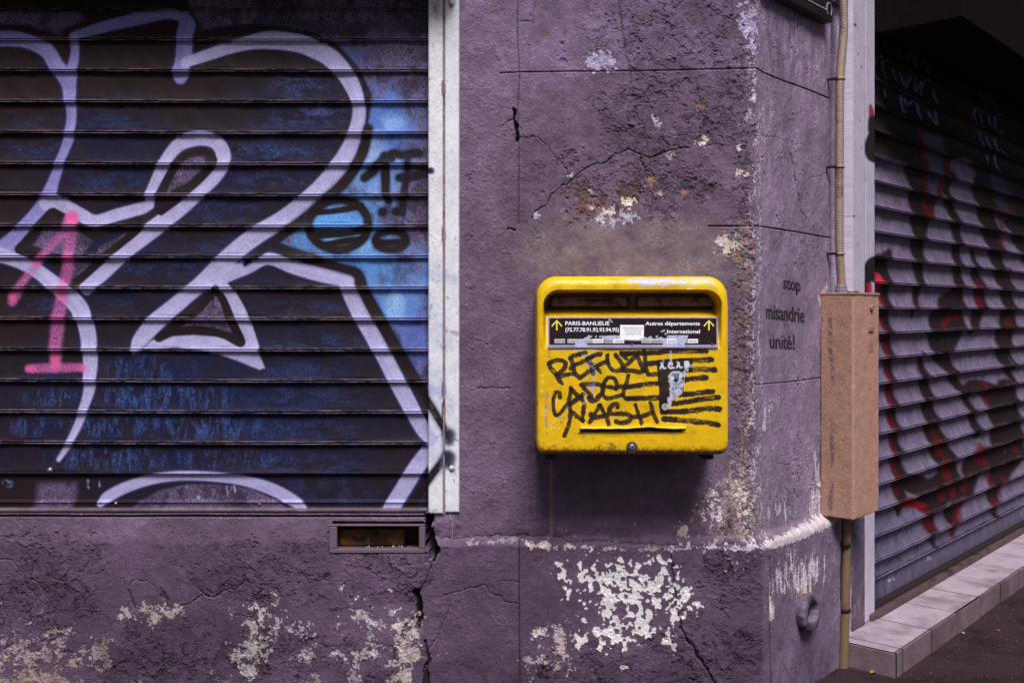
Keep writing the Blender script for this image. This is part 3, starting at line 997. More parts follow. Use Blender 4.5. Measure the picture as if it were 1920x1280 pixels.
    def flush():
        for P, col, halo in queue:
            if halo: c.stroke([(x, y, w_ + 5) for x, y, w_ in P], BL, 3.5, 0.8)
        for P, col, halo in queue: c.stroke(P, col, 1.9, 0.97, tex=tex)
        # a second, thinner pass beside the first: the can went over it twice
        for P, col, halo in queue:
            c.stroke([(x + w_ * 0.14, y - w_ * 0.08, w_ * 0.42) for x, y, w_ in P], tuple(min(255, v + 14) for v in col), 4, 0.4, tex=tex2)
            c.stroke([(x - w_ * 0.20, y + w_ * 0.12, w_ * 0.16) for x, y, w_ in P], tuple(v - 24 for v in col), 2.5, 0.45, tex=tex2)
        queue.clear()
    # --- black outline strokes
    def black(P, soft=3.0, halo=True):
        if halo: c.stroke([(x, y, w_ + 9) for x, y, w_ in P], (20, 46, 96), 4, 0.55)
        c.stroke([(x, y, w_ + 3.0) for x, y, w_ in P], (35, 24, 28), soft * 0.75, 1.0)
    # far left arc
    white([(-40, 74, 26), (20, 72, 28), (52, 78, 26), (85, 94, 27), (104, 122, 27), (118, 140, 30), (126, 156, 28), (130, 190, 21), (132, 219, 18), (127, 258, 18), (112, 300, 17), (98, 340, 20), (88, 372, 28), (60, 412, 30), (27, 450, 36), (-30, 492, 34)], L1)
    white([(137, 68, 15), (138, 95, 15), (135, 120, 18), (130, 150, 22)], L1)
    white([(138, 66, 16), (200, 47, 21), (262, 34, 21), (308, 26, 16), (338, 30, 20), (350, 46, 30), (346, 62, 30), (342, 110, 30), (337, 136, 30), (336, 146, 20)], L1)
    white([(346, 116, 20), (390, 101, 21), (449, 83, 22), (498, 74, 32), (556, 79, 33), (595, 94, 33), (620, 108, 34), (644, 134, 31), (660, 160, 29), (671, 190, 24), (672, 219, 25), (662, 258, 27), (642, 300, 33), (611, 340, 34), (576, 375, 34), (529, 410, 33), (478, 441, 33), (439, 472, 34), (396, 514, 34), (363, 542, 28), (324, 575, 30), (288, 606, 32), (262, 636, 28), (250, 655, 12)])
    # W and leaf loop
    white([(84, 382, 26), (98, 376, 26), (129, 391, 24), (152, 404, 24), (178, 414, 22), (219, 402, 23), (262, 390, 22), (277, 384, 16)])
    white([(278, 384, 16), (280, 363, 18), (293, 332, 20), (309, 301, 22), (328, 275, 24), (354, 261, 27), (387, 259, 26), (410, 272, 26), (417, 297, 28), (400, 326, 31), (367, 359, 31), (328, 395, 31), (289, 426, 31), (250, 457, 30), (219, 484, 27), (187, 515, 26), (160, 540, 24)])
    # lower left tail
    white([(-30, 470, 30), (23, 486, 26), (59, 503, 26), (90, 525, 27), (120, 550, 32), (144, 575, 33), (155, 597, 31), (162, 625, 30), (166, 656, 28), (167, 691, 26), (165, 730, 21), (157, 761, 17), (146, 792, 15), (128, 831, 12), (108, 862, 8)])
    # triangle
    c.poly([(262, 646), (300, 634), (360, 630), (420, 634), (470, 644), (479, 655), (495, 688), (488, 692), (470, 687), (430, 670), (390, 659), (330, 651), (268, 655), (247, 665)], BL, 4, 0.7)
    c.poly([(258, 648), (300, 632), (360, 628), (420, 632), (470, 642), (480, 655), (495, 689), (485, 692), (440, 674), (390, 657), (330, 650), (268, 654), (246, 665)], L2, 2.2, 0.97, tex=tex)
    white([(414, 533, 22), (434, 558, 22), (452, 592, 24), (465, 628, 24), (474, 650, 22)], halo=False)
    white([(398, 530, 26), (423, 516, 26), (462, 500, 25), (501, 484, 22), (548, 499, 26), (595, 512, 28), (640, 522, 26), (654, 521, 24)])
    white([(648, 528, 26), (656, 548, 30), (674, 586, 30), (698, 628, 30), (722, 671, 30), (748, 722, 30), (771, 765, 29), (793, 806, 26), (812, 828, 16)])
    white([(812, 834, 16), (800, 850, 28), (778, 880, 30), (755, 918, 30), (738, 945, 30), (728, 964, 30)])
    white([(188, 944, 12), (200, 932, 20), (234, 914, 20), (281, 899, 19), (332, 892, 18), (391, 893, 18), (451, 900, 19), (498, 913, 22), (533, 929, 22), (560, 945, 18), (575, 962, 12)])
    flush()
    # black inside lines
    for P in ([(300, 372, 14), (312, 336, 12), (330, 308, 11), (352, 288, 9), (378, 282, 9), (396, 292, 10), (398, 306, 11), (370, 338, 12), (332, 372, 12), (300, 396, 12)],
              [(32, 466, 10), (60, 436, 12), (84, 408, 12), (96, 396, 10), (112, 408, 12), (140, 420, 10), (174, 440, 16), (210, 430, 12), (250, 414, 12), (262, 412, 10)],
              [(34, 470, 10), (60, 476, 10), (84, 482, 10), (110, 500, 12), (132, 530, 10), (150, 520, 12), (180, 494, 12), (220, 460, 12), (256, 430, 12), (268, 416, 8)],
              [(404, 540, 10), (370, 580, 12), (330, 610, 12), (296, 634, 12), (330, 620, 12), (380, 618, 12), (420, 628, 12), (452, 642, 12), (432, 600, 13), (416, 560, 12), (402, 544, 9)],
              [(458, 494, 4), (480, 479, 8), (500, 464, 10)]):
        black(P, 2.0, False)
    # black outline down the right
    black([(690, 240, 14), (678, 288, 16), (650, 334, 17), (614, 370, 17), (577, 403, 17), (538, 432, 15), (506, 456, 12), (480, 477, 7), (458, 495, 3)])
    black([(512, 458, 12), (556, 480, 13), (600, 492, 13), (640, 502, 14), (669, 513, 16), (682, 546, 18), (706, 589, 19), (733, 636, 19), (760, 683, 19), (792, 734, 17), (812, 766, 15), (833, 804, 13), (836, 816, 12)])
    black([(841, 818, 22), (840, 828, 18)], 7)
    black([(840, 856, 24), (840, 866, 20)], 7)
    black([(838, 852, 14), (822, 874, 14), (798, 906, 15), (775, 941, 16), (760, 966, 16)])
    # the tag: 17, dots and two striped balls
    for P in ([(683, 332, 13), (700, 318, 14), (722, 292, 13)], [(721, 292, 14), (722, 330, 14), (723, 360, 12), (728, 376, 10)],
              [(734, 296, 12), (735, 286, 12), (756, 290, 12), (780, 286, 13), (786, 287, 12)], [(748, 332, 12), (762, 331, 15), (785, 327, 14), (806, 320, 12), (808, 320, 12)],
              [(764, 296, 8), (763, 330, 9), (757, 360, 11), (754, 398, 11)]):
        black(P, 2.5)
    black([(716.5, 396, 13), (716.6, 397, 13)], 1.5); black([(743, 395, 13), (744, 396, 13)], 1.5)
    th = np.linspace(0, 2 * math.pi, 25)
    black([(634 + 56 * math.cos(t), 420 + 47 * math.sin(t), 13) for t in th])
    for P in ([(590, 398, 7), (630, 394, 9), (676, 385, 11)], [(582, 441, 12), (640, 436, 13), (684, 430, 12)], [(596, 459, 6), (640, 452, 10), (684, 445, 8)], [(600, 380, 10), (640, 372, 8), (664, 378, 10)]):
        black(P, 2.0, False)
    black([(732 + 29 * math.cos(t), 450 + 18 * math.sin(t), 11) for t in th])
    black([(704, 452, 8), (732, 454, 10), (760, 450, 8)], 2.0, False)
    # pale blue drift to the frame
    # pink numeral
    sp = np.clip(0.78 + 0.22 * g1, 0.1, 1)
    PK, PK2 = (214, 100, 172), (190, 100, 166)
    c.stroke([(132, 412, 28), (120, 432, 16), (98, 456, 15), (78, 480, 14), (62, 502, 13), (40, 530, 14), (26, 556, 16), (20, 566, 15)], PK2, 5, 0.78, tex=sp)
    c.stroke([(132, 408, 24), (130, 440, 22), (124, 500, 21), (115, 550, 22), (106, 600, 24), (103, 640, 24), (101, 688, 20)], PK2, 5, 0.78, tex=sp)
    c.stroke([(52, 692, 15), (100, 690, 17), (150, 689, 15)], PK2, 4, 0.85, tex=sp)
    for q in ([(133, 408, 24)], [(126, 482, 14), (124, 490, 14)], [(64, 494, 12), (68, 490, 12)], [(112, 545, 18), (110, 556, 14)], [(101, 668, 16), (101, 684, 16)], [(152, 690, 12), (156, 689, 10)], [(20, 556, 14), (22, 562, 10)], [(60, 691, 10), (50, 692, 8)]):
        c.stroke(q if len(q) > 1 else [q[0], (q[0][0] + .1, q[0][1], q[0][2])], (232, 96, 158), 5, 0.7)
    # drips of pale paint and scraps near the foot
    for q in ([(424, 912, 4), (426, 930, 3)], [(432, 914, 3), (431, 928, 2)], [(438, 912, 4), (440, 922, 3)], [(8, 905, 12), (16, 908, 14)], [(163, 900, 4), (164, 915, 3)], [(184, 903, 3), (185, 912, 3)], [(371, 932, 7), (372, 933, 7)]):
        c.stroke(q, (176, 170, 210) if q[0][0] > 20 else (96, 130, 180), 1.2, 0.8, tex=np.clip(0.6 + 0.4 * g2, 0, 1))
    # dusty rims
    c.col *= np.exp(0.05 * g1)[..., None]


ls = left_canvas(XX, ZZ2, yp)
paint_left(ls)
# the lips collect pale dust and lose paint
lipm = ((OO > 0.0085) * np.clip(0.35 + 0.35 * fnoise(ls.shape, 2, 60, 1.0, ax=3.0), 0, 0.8))[..., None]
ls.col[:] = ls.col * (1 - 0.42 * lipm) + lin((168, 146, 164)) * 0.42 * lipm
m_slat = mat_paint("sprayed_slats", 0.6, 500, 0.14, 400, 0.0004, 0.12)
shutterL = thing("roller_shutter", "closed roller shutter with black letters outlined in lilac spray paint and a pink numeral", "shutter", (fx(400, yp), YS, fz(960)))
sagx = 0.0012 * np.sin(XX * 3.1 + 0.4) * (1 + 0.3 * np.sin(ZZ2 * 9))
dent = 0.0010 * fnoise(ls.shape, 25, 220, 1.2)
PL = np.stack([XX, YS - OO + dent * (OO < 0.006), ZZ2 + sagx], -1)
grid_obj("slat_curtain", PL, m_slat, shutterL, ls.col)


def rail_profile(mb):
    pass


# bottom rail of the curtain: deep flat lath, then a stepped angle
zr1, zr0 = zbot, fz(962, 0.03)
rz = np.array([zr1, zr1 - 0.004, zr1 - 0.010] + list(np.linspace(zr1 - 0.014, fz(936, .03), 30)) + [fz(938, .03), fz(939.5, .03), fz(941, .03)] + list(np.linspace(fz(942, .03), fz(950, .03), 8)) + [fz(951, .03), fz(952.5, .03), fz(954, .03), fz(955, .03), fz(957, .03), fz(958, .03)])
ro = np.array([0.012, 0.016, 0.006] + [0.004] * 30 + [0.006, 0.012, 0.014] + [0.010] * 8 + [0.013, 0.020, 0.024, 0.022, 0.024, 0.008])
XR, ZR = np.meshgrid(lx, rz)
OR = np.repeat(ro[:, None], len(lx), 1)
lr = left_canvas(XR, ZR, yp)
paint_left(lr)
lowm = ((ZR < fz(950, .03)) * 0.85)[..., None]
lr.col[:] = lr.col * (1 - lowm) + lin((112, 92, 104)) * np.exp(0.15 * fnoise(lr.shape, 2, 60, 1, ax=3))[..., None] * lowm
grid_obj("bottom_rail", np.stack([XR, YS - OR, ZR], -1), m_slat, shutterL, lr.col)
m_steel = mat_plain("dull_steel", (150, 140, 160), 0.4, 200, 0.2, 200, 0.0003, 0.5, 0.6)
for px_, py_, r in ((94, 881, 0.0085), (218, 943, 0.0055), (487, 944, 0.0045)):
    o = MB().lathe((fx(px_, yp), YS - 0.008, fz(py_, yp)), (0, -1, 0), [(-0.004, r), (0.003, r), (0.006, r * 0.8), (0.0085, r * 0.35), (0.009, 0.0005)], 16).build("rivet", m_steel, shutterL, True)


# --- white guide rail: two strips of painted sheet
def sheet(name, x0, x1, z0, z1, y, thick, paintfn, mat, parent, res=0.0018, edge_wear=True, relief=0.0005):
    xs = np.arange(x0, x1 + res * .5, res); zs = np.arange(z1, z0 - res * .5, -res)
    A, B = np.meshgrid(xs, zs)
    c = Canvas(960 + F * A / (CAMD + y), PYH - (B - CAMZ) * F / (CAMD + y))
    n1 = fnoise(c.shape, 3, 40, 1.0, ay=1.7); n2 = fnoise(c.shape, 1.5, 8, .6); n3 = fnoise(c.shape, 8, 90, 1.2)
    paintfn(c, n1, n2, n3)
    ed = np.minimum(np.minimum(A - x0, x1 - A), np.minimum(B - z0, z1 - B))
    rough = relief * n1 + relief * 0.25 * n2
    roundoff = 0.003 * (1 - sstep(0, 0.0035, ed))
    yy = y - rough + roundoff
    # skirts back
    rows = np.vstack([np.arange(len(zs))])
    P = np.stack([A, yy, B], -1)
    P = np.pad(P, ((1, 1), (1, 1), (0, 0)), mode='edge')
    P[0, :, 1] = P[-1, :, 1] = y + thick; P[:, 0, 1] = P[:, -1, 1] = y + thick
    Cc = np.pad(c.col, ((1, 1), (1, 1), (0, 0)), mode='edge')
    return grid_obj(name, P, mat, parent, Cc)


def rail_paint(side_):
    def f(c, n1, n2, n3):
        sh = c.shape
        c.col[:] = lin((230, 229, 240)) * np.exp(0.03 * n1 + 0.02 * n2 + 0.04 * n3)[..., None]
        # blue overspray
        for P, col, a in (([(800, 508, 26), (850, 524, 20)], (140, 175, 222), 0.55), ([(800, 560, 30), (830, 640, 40)], (150, 176, 224), 0.35), ([(800, 700, 60), (832, 760, 40)], (150, 160, 214), 0.4), ([(805, 730, 20), (826, 736, 16)], (120, 160, 220), 0.5), ([(806, 800, 40), (818, 850, 40)], (170, 172, 226), 0.55)):
            c.stroke(P, col, 9, a, tex=np.clip(0.7 + 0.3 * n1, 0, 1))
        c.stroke([(808, 320, 13), (808.5, 320.5, 13)], (20, 70, 120), 2.6, 0.95)
        c.stroke([(806, 320, 10), (807, 320, 9)], (34, 26, 32), 2, 1)
        c.stroke([(806, 824, 24), (796, 806, 26)], (190, 180, 226), 3, 0.9)
        for P in ([(790, 734, 14), (812, 768, 14), (833, 804, 13), (836, 816, 12)], [(838, 852, 14), (822, 874, 14), (798, 906, 15), (775, 941, 16)]):
            c.stroke([(x, y, w_ + 7) for x, y, w_ in P], (60, 84, 130), 4, 0.5); c.stroke(P, (33, 25, 30), 2.0, 1.0)
        for P in ([(842, 815, 20), (842, 826, 14)], [(841, 858, 22), (841, 868, 18)]):
            c.stroke([(x, y, w_ + 8) for x, y, w_ in P], (58, 110, 140), 6, 0.75); c.stroke(P, (30, 28, 36), 6, 0.9)
        # rust and chips
        chip = sstep(2.0, 2.4, n1 + 0.5 * n2)
        c.col[:] = c.col * (1 - 0.6 * chip[..., None]) + lin((150, 110, 110)) * 0.6 * chip[..., None]
        for q in ([(848, 622, 7), (856, 626, 9)], [(836, 616, 4), (838, 622, 3)], [(854, 823, 5), (858, 826, 4)], [(846, 826, 3), (852, 824, 3)], [(848, 852, 4), (850, 862, 3)], [(852, 880, 4), (853, 888, 3)]):
            c.stroke(q, (122, 42, 46), 1.5, 0.85, tex=np.clip(0.6 + 0.5 * n2, 0, 1))
        c.stroke([(818, 6, 18), (819, 20, 14), (820, 36, 6)], (140, 96, 96), 6, 0.55, tex=np.clip(0.5 + 0.5 * n1, 0, 1))
        c.stroke([(847, 4, 14), (846, 16, 8)], (120, 84, 88), 4, 0.6)
        for yy in (165, 440, 730, 770):
            c.stroke([(829, yy - 14, 2), (830, yy, 4.5), (829, yy + 14, 2)], (108, 66, 62), 1.2, 0.8)
            c.stroke([(835, yy - 6, 2), (834, yy + 8, 3)], (108, 66, 62), 1.2, 0.5)
        c.stroke([(803, 955, 8), (830, 960, 10), (862, 958, 8)], (170, 160, 170), 4, 0.5, tex=np.clip(0.4 + 0.6 * n1, 0, 1))
        if side_:
            c.stroke(W([(863, -80), (863, 960)], 5), (150, 138, 156), 2, 0.8, tex=np.clip(0.4 + 0.8 * n1, 0, 1))
    return f


m_white = mat_paint("thick_white_paint", 0.5, 260, 0.04, 160, 0.0004, 0.4)
zr = fz(-80)
sheet("guide_rail", fx(803, -.012), fx(830.5, -.012), fz(963, -.012), zr, -0.012, 0.055, rail_paint(0), m_white, shutterL, relief=0.00022)
sheet("cover_strip", fx(834, -.012), fx(861.5, -.012), fz(961, -.012), zr, -0.010, 0.03, rail_paint(1), m_white, shutterL, relief=0.00012)
MB().box(fx(829.8, -.012), fx(834.6, -.012), -0.006, 0.03, fz(966, -.012), zr, 0.001).build("rail_channel", mat_plain("grimy_channel", (140, 118, 128), 0.7, 90, 0.3, 100, 0.001, c2=(80, 56, 60), c2scale=20), shutterL)
for py_ in (6, 877):
    MB().lathe((fx(847, -.012), -0.010, fz(py_, -.012)), (0, -1, 0), [(-0.002, 0.008), (0.003, 0.008), (0.006, 0.0066), (0.0082, 0.0035), (0.0088, 0.0004)], 18).build("bolt", mat_plain("painted_bolt", (206, 192, 200), 0.5, 60, 0.1, 150, .0003), shutterL, True)
# unseen box added over the opening to shade the shutter's head
m_box = mat_plain("shade_box_paint", (58, 44, 52), 0.6, 40, 0.2, 60, 0.001)
MB().box(-6, fx(862), -0.15, 0.11, fz(-52), fz(-52) + 0.2, 0.006).build("head_shade_box", m_box, shutterL)

# =========================================================================
# LETTER BOX
# =========================================================================
YF = -0.22
mx_ = lambda px, y=YF: fx(px, y)
mz_ = lambda py, y=YF: fz(py, y)
mailbox = thing("letter_box", "yellow wall letter box covered in black marker scrawl and torn stickers", "letter box", (mx_(1186), 0.0, mz_(690)))
BX0, BX1, BZ0, BZ1 = mx_(1006.5), mx_(1366.5), mz_(853.5), mz_(517.5)
RT, RB = 38 / 704.0, 17 / 704.0


def rr_sdf(X, Zc, x0, x1, z0, z1, rt, rb):
    """distance inside a rectangle whose top and bottom corners have different radii"""
    r = np.where(Zc > (z0 + z1) / 2, rt, rb)
    cx, cz = (x0 + x1) / 2, (z0 + z1) / 2
    qx = np.abs(X - cx) - (x1 - x0) / 2 + r
    qz = np.abs(Zc - cz) - (z1 - z0) / 2 + r
    return -(np.minimum(np.maximum(qx, qz), 0) + np.hypot(np.maximum(qx, 0), np.maximum(qz, 0)) - r)


mres = 0.001
xs = np.arange(BX0 - 2 * mres, BX1 + 3 * mres, mres); zs = np.arange(BZ1 + 2 * mres, BZ0 - 3 * mres, -mres)
MX, MZ = np.meshgrid(xs, zs)
E = rr_sdf(MX, MZ, BX0, BX1, BZ0, BZ1, RT, RB)
gz, gx = np.gradient(E, -mres, mres)
snap = np.abs(E) < 0.00075
MX = np.where(snap, MX - E * gx, MX); MZ = np.where(snap, MZ - E * gz, MZ)
E = np.where(snap, 0, E)
mc = Canvas(960 + F * MX / (CAMD + YF), PYH - (MZ - CAMZ) * F / (CAMD + YF))
qy, qx = mc.PY, mc.PX
rf = 0.011 + 0.017 * sstep(585, 530, qy) + 0.010 * sstep(825, 850, qy)
ee = np.clip(E / rf, 0, 1)
D = -YF - rf * (1 - np.sqrt(np.clip(1 - (1 - ee) ** 2, 0, 1)))
# recess for the slots and the label plate
Ei = rr_sdf(MX, MZ, mx_(1018), mx_(1354), mz_(760), mz_(543), 30 / 704, 0.002) * 704
gprof = np.interp(qy, [540, 574, 580, 594, 640, 652.5, 656], [0.088, 0.088, 0.082, 0.030, 0.007, 0.001, 0.0])
cheek = sstep(0.0, 6.5, Ei)
D = D - gprof * cheek
# bulge of the sheet, dents
md = fnoise(mc.shape, 40, 200, 1.2)
D = D + 0.0006 * md * sstep(0, 0.02, E)
# seam of the door below the plate
# slit under the bent lip
# --- paint
n1 = fnoise(mc.shape, 3, 40, 1.0); n2 = fnoise(mc.shape, 1.4, 7, .5); n3 = fnoise(mc.shape, 15, 160, 1.2); nh = fnoise(mc.shape, 1.5, 30, .8, ax=5.0, ay=0.8)
mc.warp(0.5, n1, fnoise(mc.shape, 3, 30, 1.0))
YEL = lin((236, 190, 4)); YEL[2] = 0.0035
mc.col[:] = YEL * np.exp(0.07 * n3 + 0.04 * n1 + 0.035 * n2)[..., None]
org = (sstep(0.2, 2.2, n3 + 0.6 * n1) * 0.4)[..., None]
mc.col[:] = mc.col * (1 - org) + np.array([0.72, 0.38, 0.004]) * org
scr_ = (sstep(2.2, 2.6, nh) * 0.5)[..., None]
mc.col[:] = mc.col * (1 - scr_) + lin((150, 112, 40)) * scr_
top_pale = np.clip(sstep(600, 525, qy) * (0.75 + 0.3 * n3), 0, 1)[..., None]  # yellow gets paler towards the top
mc.col[:] = mc.col * (1 - 0.5 * top_pale) + lin((250, 214, 20)) * 0.5 * top_pale
# throat of the slots: dark stain, with the recess's shade painted in
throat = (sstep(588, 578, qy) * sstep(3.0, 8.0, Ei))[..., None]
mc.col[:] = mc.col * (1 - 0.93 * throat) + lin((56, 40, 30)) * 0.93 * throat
ck = (np.clip(sstep(0.5, 4, Ei) * sstep(640, 560, qy) * sstep(14, 5, Ei) * (0.8 + 0.3 * n2), 0, 1) * 0.55)[..., None]  # shade on the inner cheeks of the recess, painted brown
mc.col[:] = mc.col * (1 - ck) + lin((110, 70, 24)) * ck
# road dirt along the foot
foot = np.clip(sstep(832, 850, qy + 3.0 * n1 + 1.5 * n2 + 2 * n3), 0, 1)
foot = (foot * 0.88)[..., None]
mc.col[:] = mc.col * (1 - foot) + lin((74, 46, 26)) * foot
fine = (sstep(1.5, 2.4, n2 + 0.4 * n1) * 0.45)[..., None]
mc.col[:] = mc.col * (1 - fine) + lin((120, 84, 20)) * fine
# rust blooms at the left edge and round lock
for P, c, a in (([(1026, 735, 5), (1024, 770, 6), (1024, 800, 4)], (150, 120, 150), 0.75), ([(1031, 765, 5), (1030, 772, 6)], (140, 118, 130), 0.8), ([(1058, 783, 4), (1059, 784, 4)], (130, 124, 190), 0.9), ([(1048, 782, 4), (1050, 784, 3)], (140, 120, 150), 0.7),
                ([(1054, 792, 8), (1058, 796, 6)], (170, 104, 30), 0.7), ([(1066, 762, 6), (1066, 775, 5)], (170, 110, 30), 0.7), ([(1025, 811, 6), (1026, 813, 5)], (150, 110, 90), 0.7), ([(1052, 727, 3)] * 2, (120, 80, 30), 0.8),
                ([(1029, 655, 6), (1030, 668, 5)], (214, 140, 14), 0.8), ([(1028, 654, 3), (1060, 654, 2), (1140, 654, 2), (1345, 655, 3)], (120, 84, 20), 0.7), ([(1192, 653, 4), (1190, 660, 2)], (60, 36, 30), 0.9),
                ([(1007, 755, 6), (1006.5, 768, 7)], (214, 30, 90), 0.9)):
    P = [(q[0] + i * .05, q[1], q[2]) for i, q in enumerate(P)]
    mc.stroke(P, c, 1.2, a, tex=np.clip(0.65 + 0.45 * n1, 0, 1))
for x, y, l in ((1017, 705, 3), (1016.5, 716, 4), (1016, 733, 4), (1038, 792, 3), (1032, 798, 2), (1039, 802, 4), (1047, 804, 4), (1043, 752, 3), (1032, 804, 2)):
    mc.stroke([(x, y, 1.6), (x + 1.2, y - l * 0.6, 1.6)], (240, 236, 226), 0.6, 0.9)
# silver tag along the top
SIL = (192, 194, 212)
o8 = lambda L: [(1185 + x / 10.1, 505 + y / 10.1, w_ / 10.1) for x, y, w_ in L]
stx = np.clip(0.97 + 0.15 * nh, 0.5, 1)
mc.poly([(1170, 523), (1190, 521), (1225, 522), (1262, 521), (1264, 526), (1238, 529), (1222, 535), (1208, 536), (1196, 532), (1183, 527)], SIL, 1.0, 0.92, tex=stx)
for L in ([(130, 250, 60), (220, 310, 44)], [(240, 240, 70), (300, 290, 60), (370, 325, 40)], [(420, 190, 60), (500, 260, 60), (590, 320, 44)], [(590, 310, 40), (640, 270, 44)], [(560, 210, 50), (700, 190, 60), (820, 200, 50)],
          [(600, 310, 40), (720, 280, 50), (820, 250, 60), (900, 230, 66), (960, 180, 50), (1060, 170, 40), (1200, 180, 40), (1400, 175, 30), (1530, 185, 20)], [(880, 240, 70), (960, 300, 50)], [(960, 250, 60), (1060, 290, 40), (1180, 270, 44), (1230, 220, 44), (1180, 190, 40)],
          [(1240, 220, 50), (1300, 290, 40)], [(1380, 200, 50), (1430, 260, 50), (1530, 320, 36)]):
    mc.stroke(o8(L), SIL, 1.0, 0.9, tex=stx)
mc.stroke([(1182.6, 532.5, 5), (1182.8, 532.6, 5)], SIL, 0.8, 0.9); mc.stroke([(1338.6, 529.5, 5), (1338.8, 529.5, 5)], SIL, 0.8, 0.9)
for q in ([(1106, 527), (1130, 528)], [(1140, 523), (1141, 531)], [(1146, 523), (1152, 524), (1150, 527)], [(1159, 526), (1157, 530)], [(1172, 524), (1173, 532)]):
    mc.stroke(W(q, 0.9), (110, 84, 10), 0.5, 0.7)
mc.stroke([(1289, 541.5, 3), (1295, 541.5, 3)], (238, 232, 224), 0.8, 0.9)

# paper scraps under the marker
SCR = (214, 182, 168)
def scrap(P, c=SCR, a=0.92, th=-0.2):
    mc.poly(P, c, 0.8, a, tex=sstep(th - 0.6, th + 0.5, n1 + 0.7 * n2), warped=True)
scrap([(1074, 654), (1090, 653), (1094, 658), (1084, 660), (1075, 658)]); scrap([(1104, 653), (1113, 655), (1118, 662), (1108, 666), (1104, 664)])
# --- marker strokes
c1 = lambda L: [(1015 + x / 10.667, 645 + y / 10.667) for x, y in L]
c2 = lambda L: [(1170 + x / 10.667, 645 + y / 10.667) for x, y in L]
c3 = lambda L: [(1015 + x / 10.667, 735 + y / 10.667) for x, y in L]
c4 = lambda L: [(1170 + x / 9.6, 735 + y / 9.6) for x, y in L]
INK = (36, 25, 28)
itex = np.clip(0.97 + 0.04 * n1, 0, 1)
def ink(L, w_=7.8, tex=itex, smooth=True, taper=None):
    P = W(L, w_ + 1.1)
    if taper: P[-1] = (P[-1][0], P[-1][1], w_ * taper)
    mc.stroke(P, INK, 0.7, 0.985, smooth=smooth, tex=tex, warped=True)
# REFUZE
ink(c1([(150, 400), (200, 490), (280, 590), (340, 690), (390, 760), (430, 820)]), 8, taper=0.35)
ink(c1([(150, 385), (240, 345), (340, 320), (420, 325), (480, 375), (470, 460), (420, 530), (330, 600), (300, 600)]), 7.6)
ink(c1([(360, 640), (420, 635), (530, 600), (640, 590)]), 7.6)
ink(c1([(570, 280), (660, 230), (760, 200), (880, 165)]), 8.2)
ink(c1([(575, 290), (620, 370), (650, 470), (660, 560), (720, 630), (770, 670), (830, 630), (900, 580), (970, 530)]), 8)
ink(c1([(590, 480), (640, 430), (740, 390), (850, 340), (930, 300), (1010, 260)]), 7.6)
ink(c1([(920, 290), (1000, 260), (1090, 220), (1180, 200)]), 8.2)
ink(c1([(930, 300), (980, 400), (1020, 500), (1040, 590)]), 8)
ink(c1([(1010, 510), (1100, 450), (1200, 390), (1320, 345)]), 8)
ink(c1([(1120, 490), (1160, 530), (1200, 590)]), 6, taper=0.3)
ink(c1([(1328, 220), (1330, 320), (1360, 440), (1430, 520), (1520, 535), (1600, 490), (1615, 420), (1580, 340), (1530, 270), (1490, 205)]), 7.2)
ink(c1([(1600, 180), (1640, 230), (1700, 290)]), 7.5)
ink(c1([(1600, 180), (1760, 180), (1900, 185)]), 8)
ink(c2([(240, 230), (150, 320), (70, 400), (0, 460)]), 8)
ink(c2([(-20, 525), (60, 530), (160, 530), (260, 550), (340, 555), (400, 530)]), 8)
ink(c2([(250, 210), (300, 320), (350, 420), (390, 520)]), 8)
ink(c2([(400, 140), (420, 250), (430, 380), (440, 480), (470, 570), (520, 610), (690, 600)]), 7.5)
ink(c2([(390, 120), (385, 150)]), 5)
# CADEL
ink(c1([(375, 1070), (355, 980), (310, 955), (265, 1010), (245, 1100), (240, 1200), (242, 1300), (280, 1400), (330, 1420), (400, 1360), (450, 1280), (520, 1190)]), 6.4)
ink(c1([(590, 880), (575, 980), (560, 1100), (560, 1200), (575, 1290)]), 7.4)
ink(c1([(600, 890), (680, 980), (760, 1060), (830, 1130)]), 7.2)
ink(c1([(570, 1210), (680, 1130), (800, 1040), (840, 1000)]), 8)
ink(c1([(800, 810), (920, 800), (1020, 795), (1120, 800), (1220, 815)]), 7.6)
ink(c1([(800, 820), (880, 910), (970, 1000), (1010, 1080)]), 7.4)
ink(c1([(960, 1070), (1000, 1130), (1080, 1120), (1170, 1030), (1230, 930), (1230, 820)]), 8.4)
ink(c1([(1240, 830), (1280, 730), (1350, 670), (1430, 670), (1490, 740), (1510, 830), (1490, 890)]), 7)
ink(c1([(1210, 830), (1320, 855), (1500, 870)]), 7.4)
ink(c1([(1220, 900), (1230, 1000), (1290, 1070), (1380, 1080), (1500, 1050), (1610, 1020)]), 7)
ink(c1([(1740, 630), (1720, 720), (1690, 800), (1650, 900), (1640, 980), (1660, 1060), (1740, 1095), (1920, 1095)]), 7)
ink(c1([(1540, 840), (1700, 860), (1920, 830)]), 8)
# NASH
ink(c3([(590, 380), (580, 460), (560, 580), (520, 720), (460, 870)]), 7.4)
ink(c3([(580, 370), (660, 440), (750, 510), (840, 570)]), 7.4)
ink(c3([(855, 260), (845, 380), (830, 480), (820, 560)]), 7.4)
ink(c3([(1160, 260), (1110, 360), (1040, 480), (970, 600)]), 7.6)
ink(c3([(1180, 270), (1230, 360), (1290, 490), (1350, 640)]), 7.6)
ink(c3([(990, 440), (1030, 500), (1180, 490), (1340, 450)]), 8)
ink(c3([(1520, 300), (1500, 240), (1430, 250), (1370, 320), (1370, 410), (1440, 440), (1600, 430), (1720, 440), (1790, 500), (1760, 570), (1650, 610), (1550, 610), (1500, 580)]), 8)
ink(c4([(205, 225), (240, 320), (280, 440), (315, 560)]), 6.6)
ink(c4([(120, 440), (220, 440), (330, 430), (420, 400), (490, 360)]), 8)
